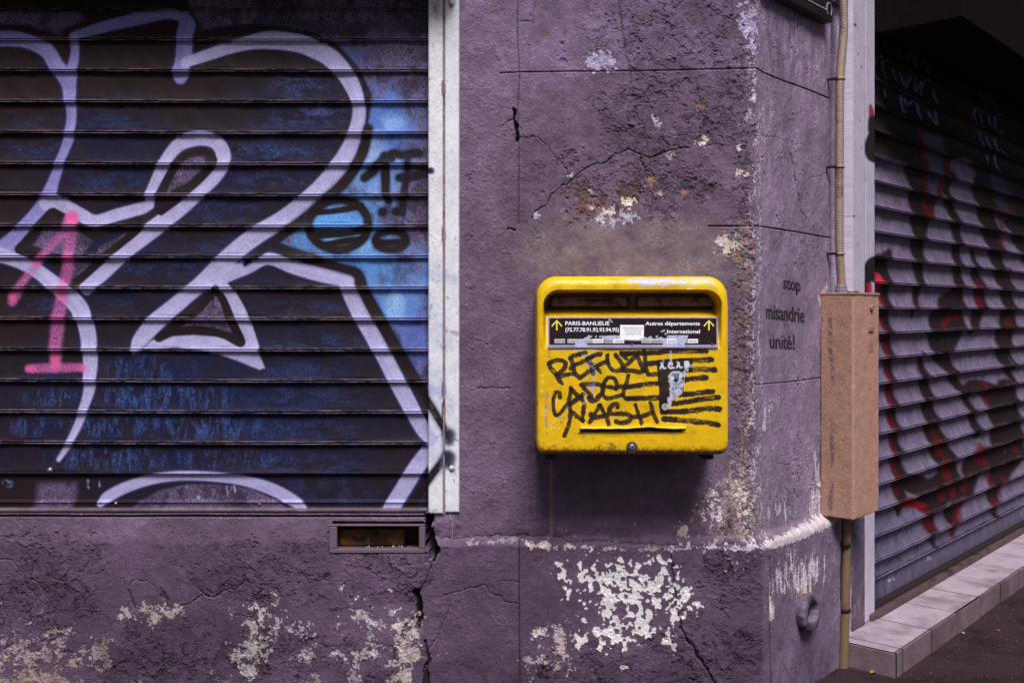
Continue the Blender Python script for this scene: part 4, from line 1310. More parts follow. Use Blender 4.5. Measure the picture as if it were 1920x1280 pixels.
ink(c4([(475, 195), (510, 310), (550, 430), (595, 535)]), 6.8)
# the long bars, worn to a dry brush at their ends
dry = np.clip(0.62 + 0.7 * sstep(-1.2, 0.6, nh) , 0, 1)
def bar(L, w_, x_dry):
    t = np.where(qx < x_dry, 1.0, np.where(qx > L[-1][0] - 7, 1.0, dry)).astype(np.float32)
    ink(L, w_, t)
bar(c2([(0, 195), (350, 180), (700, 165), (900, 140), (1200, 140), (1650, 140)]), 8.6, 1262)
bar(c2([(440, 400), (700, 370), (1000, 345), (1370, 330), (1750, 310)]), 9.6, 1298)
bar(c2([(1250, 510), (1500, 508), (1820, 515)]), 9.6, 1299)
bar(c2([(1200, 715), (1400, 690), (1640, 670)]), 9.4, 1300)
bar(c2([(1100, 1015), (1400, 985), (1770, 945)]), 9.6, 1303)
bar(c2([(860, 1200), (1200, 1160), (1500, 1110), (1890, 1060)]), 9.4, 1310)
bar(c4([(700, 360), (900, 350), (1150, 345), (1450, 300), (1600, 295), (1720, 310)]), 9.6, 1290)
bar(c4([(715, 480), (1000, 500), (1300, 530), (1500, 550), (1695, 590)]), 9.6, 1270)
bar(c2([(60, 860), (300, 820), (700, 780)]), 8.6, 1205)
bar(c2([(60, 1090), (400, 1080), (720, 1070)]), 9.4, 1210)
# black sticker
mc.poly(c2([(650, 325), (1000, 295), (1370, 272), (1372, 560), (1250, 575), (1210, 770), (1190, 960), (1050, 1075), (950, 1200), (900, 1240), (860, 1300), (700, 1260), (700, 900), (675, 700), (660, 450)]), (33, 24, 28), 0.6, 0.98)
mc.poly(c4([(640, 0), (800, 0), (790, 250), (800, 330), (760, 400), (660, 395), (625, 250)]), (33, 24, 28), 0.6, 0.98)
ptx = sstep(-1.9, -0.3, n1 + 0.8 * n2)
PAP = (206, 204, 226)
# torn white remains with the masked face
mc.poly(c2([(1215, 340), (1300, 335), (1320, 400), (1370, 400), (1370, 460), (1290, 470), (1290, 540), (1240, 620), (1200, 700), (1220, 760), (1200, 850), (1170, 950), (1160, 990), (1080, 1060), (960, 1130), (950, 1250), (900, 1290), (870, 1180), (870, 1060), (920, 1040), (930, 920), (880, 900), (930, 860), (910, 760), (880, 750), (890, 640), (960, 560), (1100, 540), (1180, 580), (1220, 470)]), PAP, 0.9, 0.92, tex=ptx, warped=True)
def e2(cx, cy, rx, ry, c, a=1.0):
    th_ = np.linspace(0, 2 * math.pi, 17)[:-1]
    mc.poly([(1170 + (cx + rx * math.cos(t)) / 10.667, 645 + (cy + ry * math.sin(t)) / 10.667) for t in th_], c, 0.6, a)
DK = (34, 30, 38)
e2(1035, 620, 100, 40, DK, .55)
mc.stroke(W(c2([(895, 650), (950, 570), (1030, 550), (1110, 565), (1170, 620)]), 2.2), PAP, 0.6, 0.95)
e2(1040, 720, 44, 46, DK); e2(1010, 660, 26, 50, (60, 110, 140), .8); e2(1080, 650, 24, 60, (60, 110, 140), .8)
e2(965, 680, 36, 46, (226, 226, 240)); e2(1130, 640, 30, 46, (220, 222, 240), .9)
e2(1050, 800, 90, 30, DK, .6); e2(1050, 800, 44, 26, (110, 170, 205), .9); e2(980, 800, 24, 20, (150, 190, 215), .8)
e2(1060, 880, 100, 30, DK, .6); e2(980, 910, 40, 26, (90, 140, 170), .8)
for a_ in ((1000, 870, 1040, 930), (1080, 870, 1060, 920), (1120, 880, 1080, 930)):
    mc.stroke(W(c2([(a_[0], a_[1]), (a_[2], a_[3])]), 1.6), (216, 222, 236), 0.6, 0.9)
# blackletter initials
def letters(s, px0, px1, base, cap, color, canvas, a=0.95, off=0.02):
    V, T = text_mesh(s, 1.0, off)
    q = np.zeros((len(V), 2)); x0, x1 = V[:, 0].min(), V[:, 0].max()
    q[:, 0] = px0 + (V[:, 0] - x0) / (x1 - x0) * (px1 - px0)
    q[:, 1] = base - V[:, 1] / 0.72 * (base - cap)
    acc = np.zeros(canvas.shape, np.float32)
    for tri in T:
        w_, m_ = canvas.poly_mask(q[tri], 0.35, False, 2, 0.25)
        if w_ is not None: acc[w_] = np.maximum(acc[w_], m_)
    mm_ = (acc * a)[..., None]
    canvas.col[:] = canvas.col * (1 - mm_) + lin(color) * mm_
for ch, x0_, y_ in (("A", 712, 490), ("C", 878, 485), ("A", 1040, 475)):
    letters(ch, 1170 + x0_ / 10.667, 1170 + (x0_ + 100) / 10.667, 645 + y_ / 10.667, 645 + (y_ - 115) / 10.667, (226, 224, 240), mc, .97, 0.05)
    mc.stroke([(1170 + (x0_ + 116) / 10.667, 645 + (y_ - 12) / 10.667, 3.4), (1170 + (x0_ + 117) / 10.667, 645 + (y_ - 12) / 10.667, 3.4)], (226, 224, 240), 0.5, 0.95)
    mc.stroke(W([(1170 + (x0_ + 20) / 10.667, 645 + (y_ - 120) / 10.667), (1170 + (x0_ + 70) / 10.667, 645 + (y_ - 100) / 10.667)], 2), (226, 224, 240), 0.5, 0.9)
letters("B", 1170 + 1205 / 10.667, 1170 + 1310 / 10.667, 645 + 460 / 10.667, 645 + 345 / 10.667, (226, 224, 240), mc, .97, 0.06)
mc.stroke(W(c2([(935, 150), (930, 240), (940, 330), (950, 420)]), 4), PAP, 0.9, 0.8, tex=ptx)
mc.stroke(W(c2([(790, 330), (770, 380)]), 3.5), (150, 150, 215), 0.8, 0.8, tex=ptx)
# circled letter at the sticker's corner
cc_ = (1170 + 738 / 9.6, 735 + 262 / 9.6)
mc.stroke([(cc_[0], cc_[1], 12), (cc_[0] + .05, cc_[1], 12)], (222, 222, 234), 0.5, 0.97)
mc.stroke([(cc_[0] + 4 * math.cos(t), cc_[1] + 4 * math.sin(t), 1.0) for t in th_] if False else [(cc_[0] + 4.0 * math.cos(t), cc_[1] + 4.0 * math.sin(t), 1.0) for t in np.linspace(0, 2 * math.pi, 21)], (30, 26, 30), 0.4, 0.95)
mc.stroke(W([(cc_[0] - 2.4, cc_[1] + 3), (cc_[0], cc_[1] - 3.6), (cc_[0] + 2.4, cc_[1] + 3)], 1.1), (30, 26, 30), 0.4, 0.95, smooth=False)
mc.stroke(W([(cc_[0] - 2.0, cc_[1] + .8), (cc_[0] + 2.0, cc_[1] + .8)], 0.9), (30, 26, 30), 0.4, 0.95)
# scraps of paper and blue foil over the marker
scrap(c1([(820, 200), (870, 230), (890, 280), (840, 280)]), (206, 190, 196))
scrap(c1([(940, 300), (1000, 340), (1090, 370), (1080, 400), (950, 370)]), (92, 128, 214), th=-1)
scrap(c1([(840, 190), (900, 200), (880, 240), (850, 235)]), (92, 128, 214), th=-1)
scrap(c1([(870, 400), (940, 390), (1040, 450), (1000, 490), (900, 460)]), (216, 178, 150), th=-.6)
scrap(c1([(910, 470), (940, 470), (960, 530), (930, 550)]), (92, 128, 214), th=-.8)
for y_ in (470, 515, 560, 600):
    scrap(c1([(1020, y_), (1090, y_ - 6), (1085, y_ + 16), (1015, y_ + 24)]), (104, 150, 220), th=-.2)
scrap(c1([(900, 610), (930, 620), (915, 730), (895, 720)]), th=.2); scrap(c1([(1040, 640), (1075, 640), (1070, 740), (1010, 750)]), (206, 176, 170), th=-.2)
scrap(c1([(980, 750), (1080, 745), (1080, 850), (970, 850)]), (78, 108, 196), th=-.4)
scrap(c1([(920, 870), (1080, 855), (1080, 930), (1050, 1050), (1000, 980)]), (206, 170, 160), th=-.5)
scrap(c1([(830, 930), (870, 960), (900, 1060), (910, 1170), (880, 1230), (820, 1180), (870, 1140)]), (212, 178, 170), th=-.4)
scrap(c1([(405, 625), (440, 630), (430, 660), (400, 650)]), (86, 110, 190), th=-1); scrap(c1([(920, 800), (960, 800), (950, 830)]), (120, 140, 210), th=-1)
for x, y in ((205, 508), (240, 520), (260, 555), (250, 540)):
    q = c1([(x, y)])[0]; mc.stroke([(q[0], q[1], 1.8), (q[0] + .6, q[1] + 1, 1.5)], (224, 180, 40), 0.5, .8)
m_yel = mat_paint("yellow_enamel", 0.42, 600, 0.06, 260, 0.0005, 0.45)
keepM = (E[:-1, :-1] >= 0) & (E[1:, 1:] >= 0) & (E[1:, :-1] >= 0) & (E[:-1, 1:] >= 0)
# window cut for the slit under the bent lip
lipx0, lipx1 = 1087, 1286
PM = np.stack([MX, -D, MZ], -1)
grid_obj("front_shell", PM, m_yel, mailbox, mc.col, keepM)
# sides, top and underside back to the wall
loop = []
for (cx, cz, r, a0_, a1_) in ((BX1 - RT, BZ1 - RT, RT, 0, 90), (BX0 + RT, BZ1 - RT, RT, 90, 180), (BX0 + RB, BZ0 + RB, RB, 180, 270), (BX1 - RB, BZ0 + RB, RB, 270, 360)):
    for t in np.linspace(R(a0_), R(a1_), 14): loop.append((cx + r * math.cos(t), cz + r * math.sin(t)))
# subdivide the long runs
L2 = []
for i in range(len(loop)):
    a, b = loop[i], loop[(i + 1) % len(loop)]
    n_ = max(1, int(math.hypot(b[0] - a[0], b[1] - a[1]) / 0.01))
    for k_ in range(n_): L2.append((a[0] + (b[0] - a[0]) * k_ / n_, a[1] + (b[1] - a[1]) * k_ / n_))
L2 = np.array(L2)
pyl = PYH - (L2[:, 1] - CAMZ) * F / (CAMD + YF)
rfl = 0.011 + 0.017 * np.clip((585 - pyl) / 55, 0, 1) ** 2 * (3 - 2 * np.clip((585 - pyl) / 55, 0, 1)) + 0.010 * np.clip((pyl - 825) / 25, 0, 1)
ys = YF + rfl
rows = []
for t in (0.0, 0.25, 0.5, 0.75, 1.0):
    rows.append(np.stack([L2[:, 0], ys * (1 - t) + 0.004 * t, L2[:, 1]], -1))
PS = np.stack(rows, 0); PS = np.concatenate([PS, PS[:, :1]], 1)
cs = np.tile(YEL, (PS.shape[0], PS.shape[1], 1)).astype(np.float32)
ns = fnoise((64, PS.shape[1]), 2, 30, 1)[:PS.shape[0]]
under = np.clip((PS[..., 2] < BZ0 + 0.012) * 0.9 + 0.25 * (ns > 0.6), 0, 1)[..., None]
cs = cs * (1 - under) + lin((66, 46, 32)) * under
grid_obj("side_shell", PS, m_yel, mailbox, cs, None, True, True)
# flaps of the two posting slots
m_flap = mat_plain("slot_flap_metal", (122, 96, 102), 0.5, 200, 0.2, 200, 0.0004, 0.5, 0.2, c2=(70, 50, 54), c2scale=30)
m_dark = mat_plain("blackened_metal", (40, 29, 30), 0.7, 100, 0.2, 100, 0.0005)
yfl = YF + 0.088
for a_, b_, bent in ((1033, 1177, True), (1194, 1339, False)):
    fr_ = MB().box(mx_(a_ - 2, yfl), mx_(b_ + 2, yfl), yfl - 0.007, yfl + 0.002, mz_(578, yfl), mz_(556, yfl), 0.001).build("slot_frame", m_dark, mailbox)
    xs_ = np.linspace(a_ + 1, b_ - 1, 40)
    P = []
    for py_, dy in ((574.5, 0.013), (567, 0.011), (562.2, 0.008), (561.2, 0.0085)):
        row = []
        for x in xs_:
            u = (x - a_) / (b_ - a_)
            sag = (3.2 * math.exp(-((u - 0.56) / 0.16) ** 2) if bent and py_ < 566 else 0.0)
            yy = yfl - dy
            row.append((mx_(x, yy), yy, mz_(py_ + sag, yy)))
        P.append(row)
    fl_ = grid_obj("slot_flap", np.array(P), m_flap, mailbox, None, None, True)
    fl_.modifiers.new("t", 'SOLIDIFY').thickness = 0.001
    MB().box(mx_(a_ + 4, yfl), mx_(b_ - 4, yfl), yfl - 0.011, yfl - 0.006, mz_(560.6, yfl), mz_(557.6, yfl), 0.0006).build("slot_lip", m_flap, mailbox)
# --- label plate and its lettering
m_alu = mat_plain("scratched_aluminium", (124, 116, 142), 0.5, 200, 0.3, 160, 0.0003, 0.3, 0.2)
m_black = mat_plain("black_plate", (36, 26, 31), 0.8, 300, 0.2, 200, 0.0002, 0.08, c2=(50, 38, 52), c2scale=40, c2lo=0.62, c2hi=0.78)
m_let = mat_plain("white_lettering", (214, 214, 232), 0.5, 400, 0.1, 200, 0)
m_arw = mat_plain("yellow_arrow", (214, 200, 10), 0.5, 400, 0.1, 200, 0)
m_grey = mat_plain("aged_label", (172, 170, 172), 0.6, 300, 0.15, 200, 0.0002, c2=(140, 136, 140), c2scale=50)
m_lab = mat_plain("white_label", (222, 220, 230), 0.6, 300, 0.08, 200, 0.0002)
m_torn = mat_plain("torn_paper", (168, 168, 204), 0.8, 300, 0.2, 200, 0.0005, c2=(120, 112, 150), c2scale=90, c2lo=0.55, c2hi=0.65)
m_ink = mat_plain("printed_ink", (60, 52, 66), 0.6, 300, 0.1, 200, 0)


def plate_pt(px, py, off=0.0):
    y = YF + 0.0300 * np.clip((652.5 - py) / 58.5, 0, 1.05) - 0.0022
    y = y - off
    return np.stack([fx(px, y), y, fz(py, y)], -1)


def plate_poly(mb, P, o0, o1):
    P = np.asarray(P, float)
    A = plate_pt(P[:, 0], P[:, 1], o0); B = plate_pt(P[:, 0], P[:, 1], o1)
    mb.quadloop([A.tolist(), B.tolist()])
    return mb


plate = plate_poly(MB(), [(1028, 652), (1029.5, 653), (1344.5, 653), (1346, 652), (1346, 595), (1345, 594), (1029, 594), (1028, 595)], -0.001, 0.0012).build("label_plate", m_alu, mailbox)
plate_poly(MB(), [(1030, 645), (1031, 646), (1342, 646), (1343.4, 645), (1343.4, 597.4), (1342.6, 596.6), (1030.8, 596.6), (1030, 597.4)], 0.0010, 0.0015).build("black_field", m_black, plate)
rim = MB(); plate_poly(rim, [(1028.5, 650.8), (1345.5, 650.8), (1345.5, 648.2), (1028.5, 648.2)], 0.001, 0.003); rim.build("bottom_bead", m_alu, plate)


def plate_text(name, s, px0, px1, base, cap, mat, off=0.0021, bold=0.02):
    V, T = text_mesh(s, 1.0, bold)
    x0, x1 = V[:, 0].min(), V[:, 0].max()
    q = plate_pt(px0 + (V[:, 0] - x0) / (x1 - x0) * (px1 - px0), base - V[:, 1] / 0.72 * (base - cap), off)
    return mesh_obj(name, q, T.astype(int), mat, plate)


plate_text("lettering", "PARIS-BANLIEUE", 1060, 1142.7, 609.4, 602.2, m_let)
plate_text("lettering", "(75.77.78.91.92.93.94.95)", 1060, 1160.8, 621.4, 614.1, m_let)
plate_text("lettering", "Autres d\u00e9partements", 1210, 1312.5, 609.5, 602.6, m_let)
plate_text("lettering", "International", 1250.8, 1312.5, 624.5, 617.6, m_let)
for cx_ in (1044, 1329.2):
    a = MB()
    plate_poly(a, [(cx_ - 1.35, 619), (cx_ + 1.35, 619), (cx_ + 1.35, 603), (cx_ - 1.35, 603)], 0.0014, 0.0021)
    for sg in (-1, 1):
        plate_poly(a, [(cx_ - sg * 1.0, 601.6), (cx_ + sg * 0.2, 599.8), (cx_ + sg * 9.6, 609.6), (cx_ + sg * 9.4, 612.4), (cx_ + sg * 8.6, 612.2)], 0.0014, 0.0023 + 0.00005 * sg)
    a.build("arrow", m_arw, plate)


def paper(P, mat, o=0.0021, name="sticker"):
    return plate_poly(MB(), P, o - 0.0005, o).build(name, mat, plate)


def rect(a, b, c, d): return [(a, d), (b, d), (b, c), (a, c)]


def ragged(P, amp, n_):
    out_ = []
    for (ax, ay), (bx_, by_) in zip(P, P[1:] + P[:1]):
        for t in np.linspace(0, 1, n_, endpoint=False):
            out_.append((ax + (bx_ - ax) * t + rng.normal() * amp, ay + (by_ - ay) * t + rng.normal() * amp))
    return out_


paper(ragged([(1128, 637), (1162, 637.5), (1208, 639), (1215, 634), (1210, 631), (1162, 628.8), (1128, 629)], 0.4, 4), m_torn, 0.0020, "torn_paper")
paper(ragged([(1076, 651), (1100, 651.5), (1102, 645), (1094, 642), (1112, 630), (1104, 629), (1092, 636), (1080, 641)], 0.5, 3), m_torn, 0.0034, "torn_paper")
paper(ragged([(1240, 650.5), (1282, 651.5), (1290.5, 628.5), (1251, 628.5), (1249, 636), (1244, 641)], 0.35, 5), m_torn, 0.0034, "torn_paper")
paper(ragged([(1202, 637.5), (1250, 637.5), (1251, 634), (1243, 633), (1238, 631), (1232, 635), (1225, 634), (1220, 629), (1214, 634), (1207, 631)], 0.5, 2), m_torn, 0.0022, "torn_paper")
for x, y in ((1231, 630.5), (1117, 631), (1125, 631), (1241, 621), (1248, 625.5), (1245, 619.5), (1143.5, 600), (1147, 603)):
    paper(ragged([(x - 2, y + 1.5), (x + 1.5, y + 1.8), (x + 2.2, y - 1.4), (x - 1.2, y - 1.6)], 0.5, 2), m_torn, 0.0020, "torn_paper")
paper([(1162.5, 633), (1166, 635.5), (1180, 636.8), (1196, 637), (1207, 634), (1207.5, 609.2), (1162.8, 609)], m_lab, 0.0026, "sticker")
for k_, (s_, a_, b_) in enumerate((("Bureau de Poste le plus proche", 1169, 1206), ("PARIS BUTTE AUX CAILLES", 1171.5, 1203), ("216 rue de Tolbiac 75013", 1173, 1202), ("Derni\u00e8re lev\u00e9e : 18 H 00", 1173, 1202))):
    plate_text("fine_print", s_, a_, b_, 615.2 + k_ * 3.9, 613.2 + k_ * 3.9, m_ink, 0.0030, 0.01)
for s_, a_, b_, mt, ta, tb in (("A207JB", 1039.8, 1059.6, m_grey, 1041, 1058.6), ("Lundi au vendredi", 1064, 1112, m_grey, 1065.4, 1110), ("09H00", 1112, 1131, m_lab, 1113.6, 1128.6), ("Samedi", 1131, 1150, m_grey, 1131.6, 1148.6), ("09H00", 1150, 1170.5, m_lab, 1153.6, 1169),
                               ("Lundi au vendredi", 1203, 1250.5, m_grey, 1205, 1248), ("09H00", 1250.5, 1268.2, m_lab, 1252.4, 1267), ("di", 1286, 1290, m_grey, 1286.5, 1289.5), ("09H00", 1290, 1309, m_lab, 1291.4, 1307)):
    o_ = 0.0028 if mt is m_grey else 0.0042
    paper(rect(a_, b_ - 0.15, 635.2, 643.2), mt, o_, "time_label")
    plate_text("lettering", s_, ta, tb, 641.8, 637.2, m_ink, o_ + 0.0004, 0.0)
for x in (1185, 1335):
    MB().lathe(tuple(plate_pt(np.float64(x), np.float64(646.0), 0.0015)), (0, -1, 0.3), [(-0.001, 0.0035), (0.0015, 0.0032), (0.0028, 0.0015), (0.003, 0.0002)], 12).build("screw", m_flap, plate, True)
# --- bent lip over the lower slit
lip = []
xs_ = np.linspace(1087, 1286, 90)
slit = MB().box(mx_(1088), mx_(1286), YF - 0.0012, YF + 0.01, mz_(809.5), mz_(799), 0.0006).build("lower_slit", m_dark, mailbox)
rows = []
def bump(x): return math.exp(-((x - 1215) / 26.0) ** 2)
for py_, dy, k_ in ((799.0, 0.0, 0), (799.8, 0.005, 0.2), (801.0, 0.0095, 0.55), (802.4, 0.0108, 0.8), (804.0, 0.0100, 1.0), (804.4, 0.0085, 1.0), (803.6, 0.0085, 1.0)):
    row = []
    for x in xs_:
        e_ = min(1, (x - 1086) / 3, (1287 - x) / 3)
        yy = YF - 0.001 - dy * max(0.2, e_)
        row.append((mx_(x, yy), yy, mz_(py_ - 3.4 * bump(x) * k_ + 0.25 * math.sin(x * 0.21), yy)))
    rows.append(row)
rows = np.array(rows)
cl_ = np.tile(lin((246, 204, 6)), rows.shape[:2] + (1,)).astype(np.float32)
nn_ = fnoise((64, rows.shape[1]), 1.5, 10, .6)[:rows.shape[0]]
wm = np.clip(sstep(1.0, 1.9, nn_), 0, 1)[..., None] * 0.8
cl_ = cl_ * (1 - wm) + lin((200, 190, 170)) * wm
grid_obj("bent_lip", rows, m_yel, mailbox, cl_)
o_ = MB().box(mx_(1084), mx_(1289), YF - 0.0016, YF + 0.004, mz_(811.6), mz_(809.7), 0.0006).build("lower_bead", mat_plain("worn_yellow", (170, 112, 14), 0.6, 200, 0.3, 200, 0.0004), mailbox)
# --- lock
lock = MB().lathe((mx_(1184.8), YF, mz_(838)), (0, -1, 0), [(-0.008, 0.0150), (0.0015, 0.0150), (0.003, 0.0138), (0.003, 0.0112), (0.001, 0.0110)], 32).build("lock", mat_plain("lock_ring", (74, 56, 50), 0.6, 100, 0.3, 200, 0.0006), mailbox, True)
MB().lathe((mx_(1184.8), YF, mz_(838)), (0, -1, 0), [(-0.004, 0.0108), (0.002, 0.0106), (0.0045, 0.0092), (0.0062, 0.006), (0.0068, 0.0012)], 32).build("lock_barrel", mat_plain("lock_steel", (128, 116, 146), 0.3, 100, 0.2, 200, 0.0003, 0.5, 0.6), lock, True)
MB().lathe((mx_(1186), YF - 0.0066, mz_(836.8)), (0, -1, 0), [(-0.001, 0.0022), (0.0006, 0.0020), (0.0008, 0.0005)], 12).build("keyhole", m_dark, lock, True)
# brackets on the wall under the box
for a_, b_ in ((1022, 1044), (1322, 1342)):
    MB().box(mx_(a_), mx_(b_), YF + 0.03, 0.0, mz_(864), mz_(852), 0.002).build("wall_bracket", m_dark, mailbox)

# =========================================================================
# STREET SIDE: right roller shutter, rail, cabinet, conduit, pipe, step
# =========================================================================
SN = -0.028                                   # n of the slat bodies; lips stand out
RS0, RS1 = 0.80, 3.3
rs = np.concatenate([np.arange(RS0, 2.75, 0.0028), np.arange(2.75, RS1, 0.012)])
rzt = side_z(287, side_s(1640, 0), 0) + 0.0735 + PITCH * 7
STEP_Z = 0.077
rz_, ro_ = shutter_rows(rzt, STEP_Z + 0.118, PROF_R)
RSS, RZZ = np.meshgrid(rs, rz_)
ROO = np.repeat(ro_[:, None], len(rs), 1)
def side_canvas(SS, ZZ_, n=0.004):
    d = CAMD + CT * SS - ST * n
    return Canvas(960 + F * (CX + ST * SS + CT * n) / d, PYH - (ZZ_ - CAMZ) * F / d)
def paint_right(c):
    sh = c.shape
    g1 = fnoise(sh, 1.4, 6, .4); g2 = fnoise(sh, 3, 40, 1.0); g3 = fnoise(sh, 10, 140, 1.2); vs = fnoise(sh, 1.6, 40, .8, ax=1.0, ay=4)
    c.col[:] = lin((108, 96, 122)) * np.exp(0.10 * g1 + 0.10 * g2 + 0.10 * vs)[..., None]
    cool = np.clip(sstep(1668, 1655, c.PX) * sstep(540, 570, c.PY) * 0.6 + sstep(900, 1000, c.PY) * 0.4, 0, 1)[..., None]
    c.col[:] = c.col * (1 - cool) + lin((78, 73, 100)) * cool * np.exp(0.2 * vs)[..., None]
    K = (36, 24, 28)
    def b(P, soft=4, a=1.0): c.stroke(P, K, soft, a)
    RD = (98, 7, 20)
    def r(P, soft=3, a=0.95, col=RD): c.stroke(P, col, soft, a, tex=np.clip(0.85 + 0.2 * g1, 0, 1))
    # heavy black over the head of the shutter
    c.poly([(1600, -200), (1990, -200), (1990, 560), (1945, 520), (1915, 460), (1895, 420), (1872, 385), (1852, 350), (1835, 312), (1822, 296), (1798, 296), (1790, 330), (1772, 375), (1760, 410), (1752, 440),
            (1720, 420), (1716, 340), (1706, 306), (1684, 300), (1660, 292), (1636, 284), (1600, 280)], K, 4, 0.99)
    # bare bluish strips left between bands at the top
    c.poly([(1744, 245), (1780, 255), (1784, 300), (1776, 340), (1764, 372), (1750, 368), (1748, 320)], (76, 70, 98), 3, 0.8)
    c.poly([(1868, 325), (1900, 330), (1904, 370), (1886, 385), (1872, 360)], (66, 60, 88), 4, 0.7)
    c.poly([(1880, 372), (1902, 380), (1900, 410), (1888, 420)], (66, 60, 88), 4, 0.7)
    c.poly([(1790, 190), (1920, 200), (1920, 290), (1850, 270), (1800, 230)], (48, 38, 52), 14, 0.6)
    # drips and bands
    b([(1735, 300, 34), (1736, 360, 34), (1736, 420, 28), (1733, 470, 24), (1737, 510, 18), (1732, 550, 14), (1726, 575, 10), (1724, 592, 6)])
    b([(1790, 330, 26), (1786, 362, 16), (1797, 392, 18), (1806, 430, 18), (1806, 480, 16), (1808, 520, 18), (1806, 552, 26), (1796, 572, 50), (1790, 592, 60), (1786, 615, 68), (1778, 640, 48), (1776, 662, 34), (1790, 690, 22), (1806, 720, 18), (1822, 745, 14), (1834, 780, 15), (1842, 812, 20)])
    b([(1850, 345, 36), (1860, 390, 34), (1868, 430, 32), (1878, 470, 28), (1886, 510, 24), (1896, 548, 24), (1902, 580, 26), (1898, 610, 34), (1893, 640, 30), (1892, 672, 24), (1904, 700, 14), (1912, 735, 12)])
    b([(1836, 470, 10), (1840, 505, 15), (1848, 540, 22), (1850, 575, 22), (1842, 600, 20), (1832, 622, 12)])
    b([(1738, 660, 4), (1741, 690, 14), (1746, 720, 20), (1752, 756, 24), (1758, 792, 28), (1768, 830, 36), (1784, 865, 40), (1790, 890, 38), (1782, 910, 50), (1760, 930, 56), (1745, 945, 34)])
    b([(1822, 735, 24), (1838, 725, 26), (1868, 735, 30), (1880, 770, 34), (1884, 810, 30), (1878, 850, 36), (1852, 862, 46), (1835, 880, 40), (1826, 905, 34), (1812, 930, 30), (1800, 950, 28), (1794, 970, 22), (1799, 992, 12), (1797, 1005, 6)])
    b([(1893, 730, 40), (1908, 800, 40), (1914, 850, 36), (1890, 880, 36), (1878, 905, 28), (1872, 935, 20), (1876, 962, 12), (1878, 972, 6)])
    b([(1618, 560, 40), (1630, 520, 40), (1655, 494, 36), (1670, 510, 22), (1672, 550, 18), (1674, 600, 18), (1677, 650, 18), (1680, 700, 16), (1684, 750, 17), (1688, 800, 18), (1692, 845, 20), (1696, 885, 24), (1698, 915, 24), (1700, 945, 18), (1698, 965, 8)])
    b([(1695, 900, 20), (1715, 905, 34), (1740, 915, 44), (1764, 932, 40)])
    b([(1762, 920, 40), (1756, 950, 30), (1756, 985, 20), (1761, 1010, 14), (1765, 1028, 5)])
    b([(1680, 470, 10), (1664, 484, 20), (1640, 488, 14)])
    b([(1902, 655, 6), (1912, 690, 8)]); b([(1900, 505, 8), (1908, 540, 10)])
    # red lines riding the bands
    r([(1740, 236, 7), (1746, 290, 7), (1747, 340, 6), (1748, 380, 7), (1751, 402, 9)]); r([(1790, 300, 8), (1784, 328, 10), (1774, 360, 6), (1764, 380, 6), (1756, 400, 8)])
    r([(1654, 520, 20), (1655, 535, 24)], 2, .95, (186, 18, 44)); r([(1665, 545, 8), (1666, 600, 8), (1672, 650, 7), (1676, 700, 7), (1680, 745, 7), (1683, 790, 7), (1686, 840, 6), (1690, 885, 6), (1694, 925, 7)])
    r([(1844, 530, 7), (1848, 555, 12), (1846, 580, 8)]); r([(1806, 592, 16), (1796, 596, 8), (1780, 610, 6), (1778, 625, 4)])
    r([(1888, 395, 6), (1890, 460, 7), (1893, 480, 4)]); r([(1914, 380, 6), (1904, 400, 7)]); r([(1856, 720, 6), (1858, 745, 10), (1860, 770, 5)]); r([(1900, 600, 10), (1894, 628, 10)], 4, .6)
    r([(1760, 800, 4), (1766, 825, 8), (1774, 848, 14)]); r([(1779, 862, 8), (1784, 882, 16), (1786, 890, 18)], 3, .85); r([(1848, 835, 10), (1843, 858, 16), (1858, 868, 12)], 3, .85)
    c.poly([(1702, 938), (1710, 932), (1724, 932), (1740, 942), (1750, 948), (1740, 954), (1700, 952)], (130, 14, 28), 3, .95)
    r([(1826, 890, 6), (1818, 920, 8)]); r([(1862, 885, 8), (1868, 905, 8)]); r([(1786, 905, 6), (1778, 935, 9)]); r([(1800, 920, 8), (1798, 930, 8)]); r([(1744, 960, 14), (1752, 985, 16), (1760, 990, 10)], 4, .7)
    r([(1812, 935, 8), (1808, 965, 12), (1800, 985, 14), (1797, 1005, 8)], 4, .75); r([(1888, 895, 6), (1886, 930, 6)], 3, .8); r([(1872, 940, 14), (1876, 960, 8)], 4, .6); r([(1914, 838, 8), (1916, 845, 8)])
    r([(1640, 205, 1), (1700, 230, 10), (1770, 250, 8)], 10, .25, (60, 20, 28)); r([(1812, 200, 8), (1814, 225, 8)], 5, .6)
    # thin pale tags near the head
    tw = np.clip(0.7 + 0.3 * g2, 0, 1)
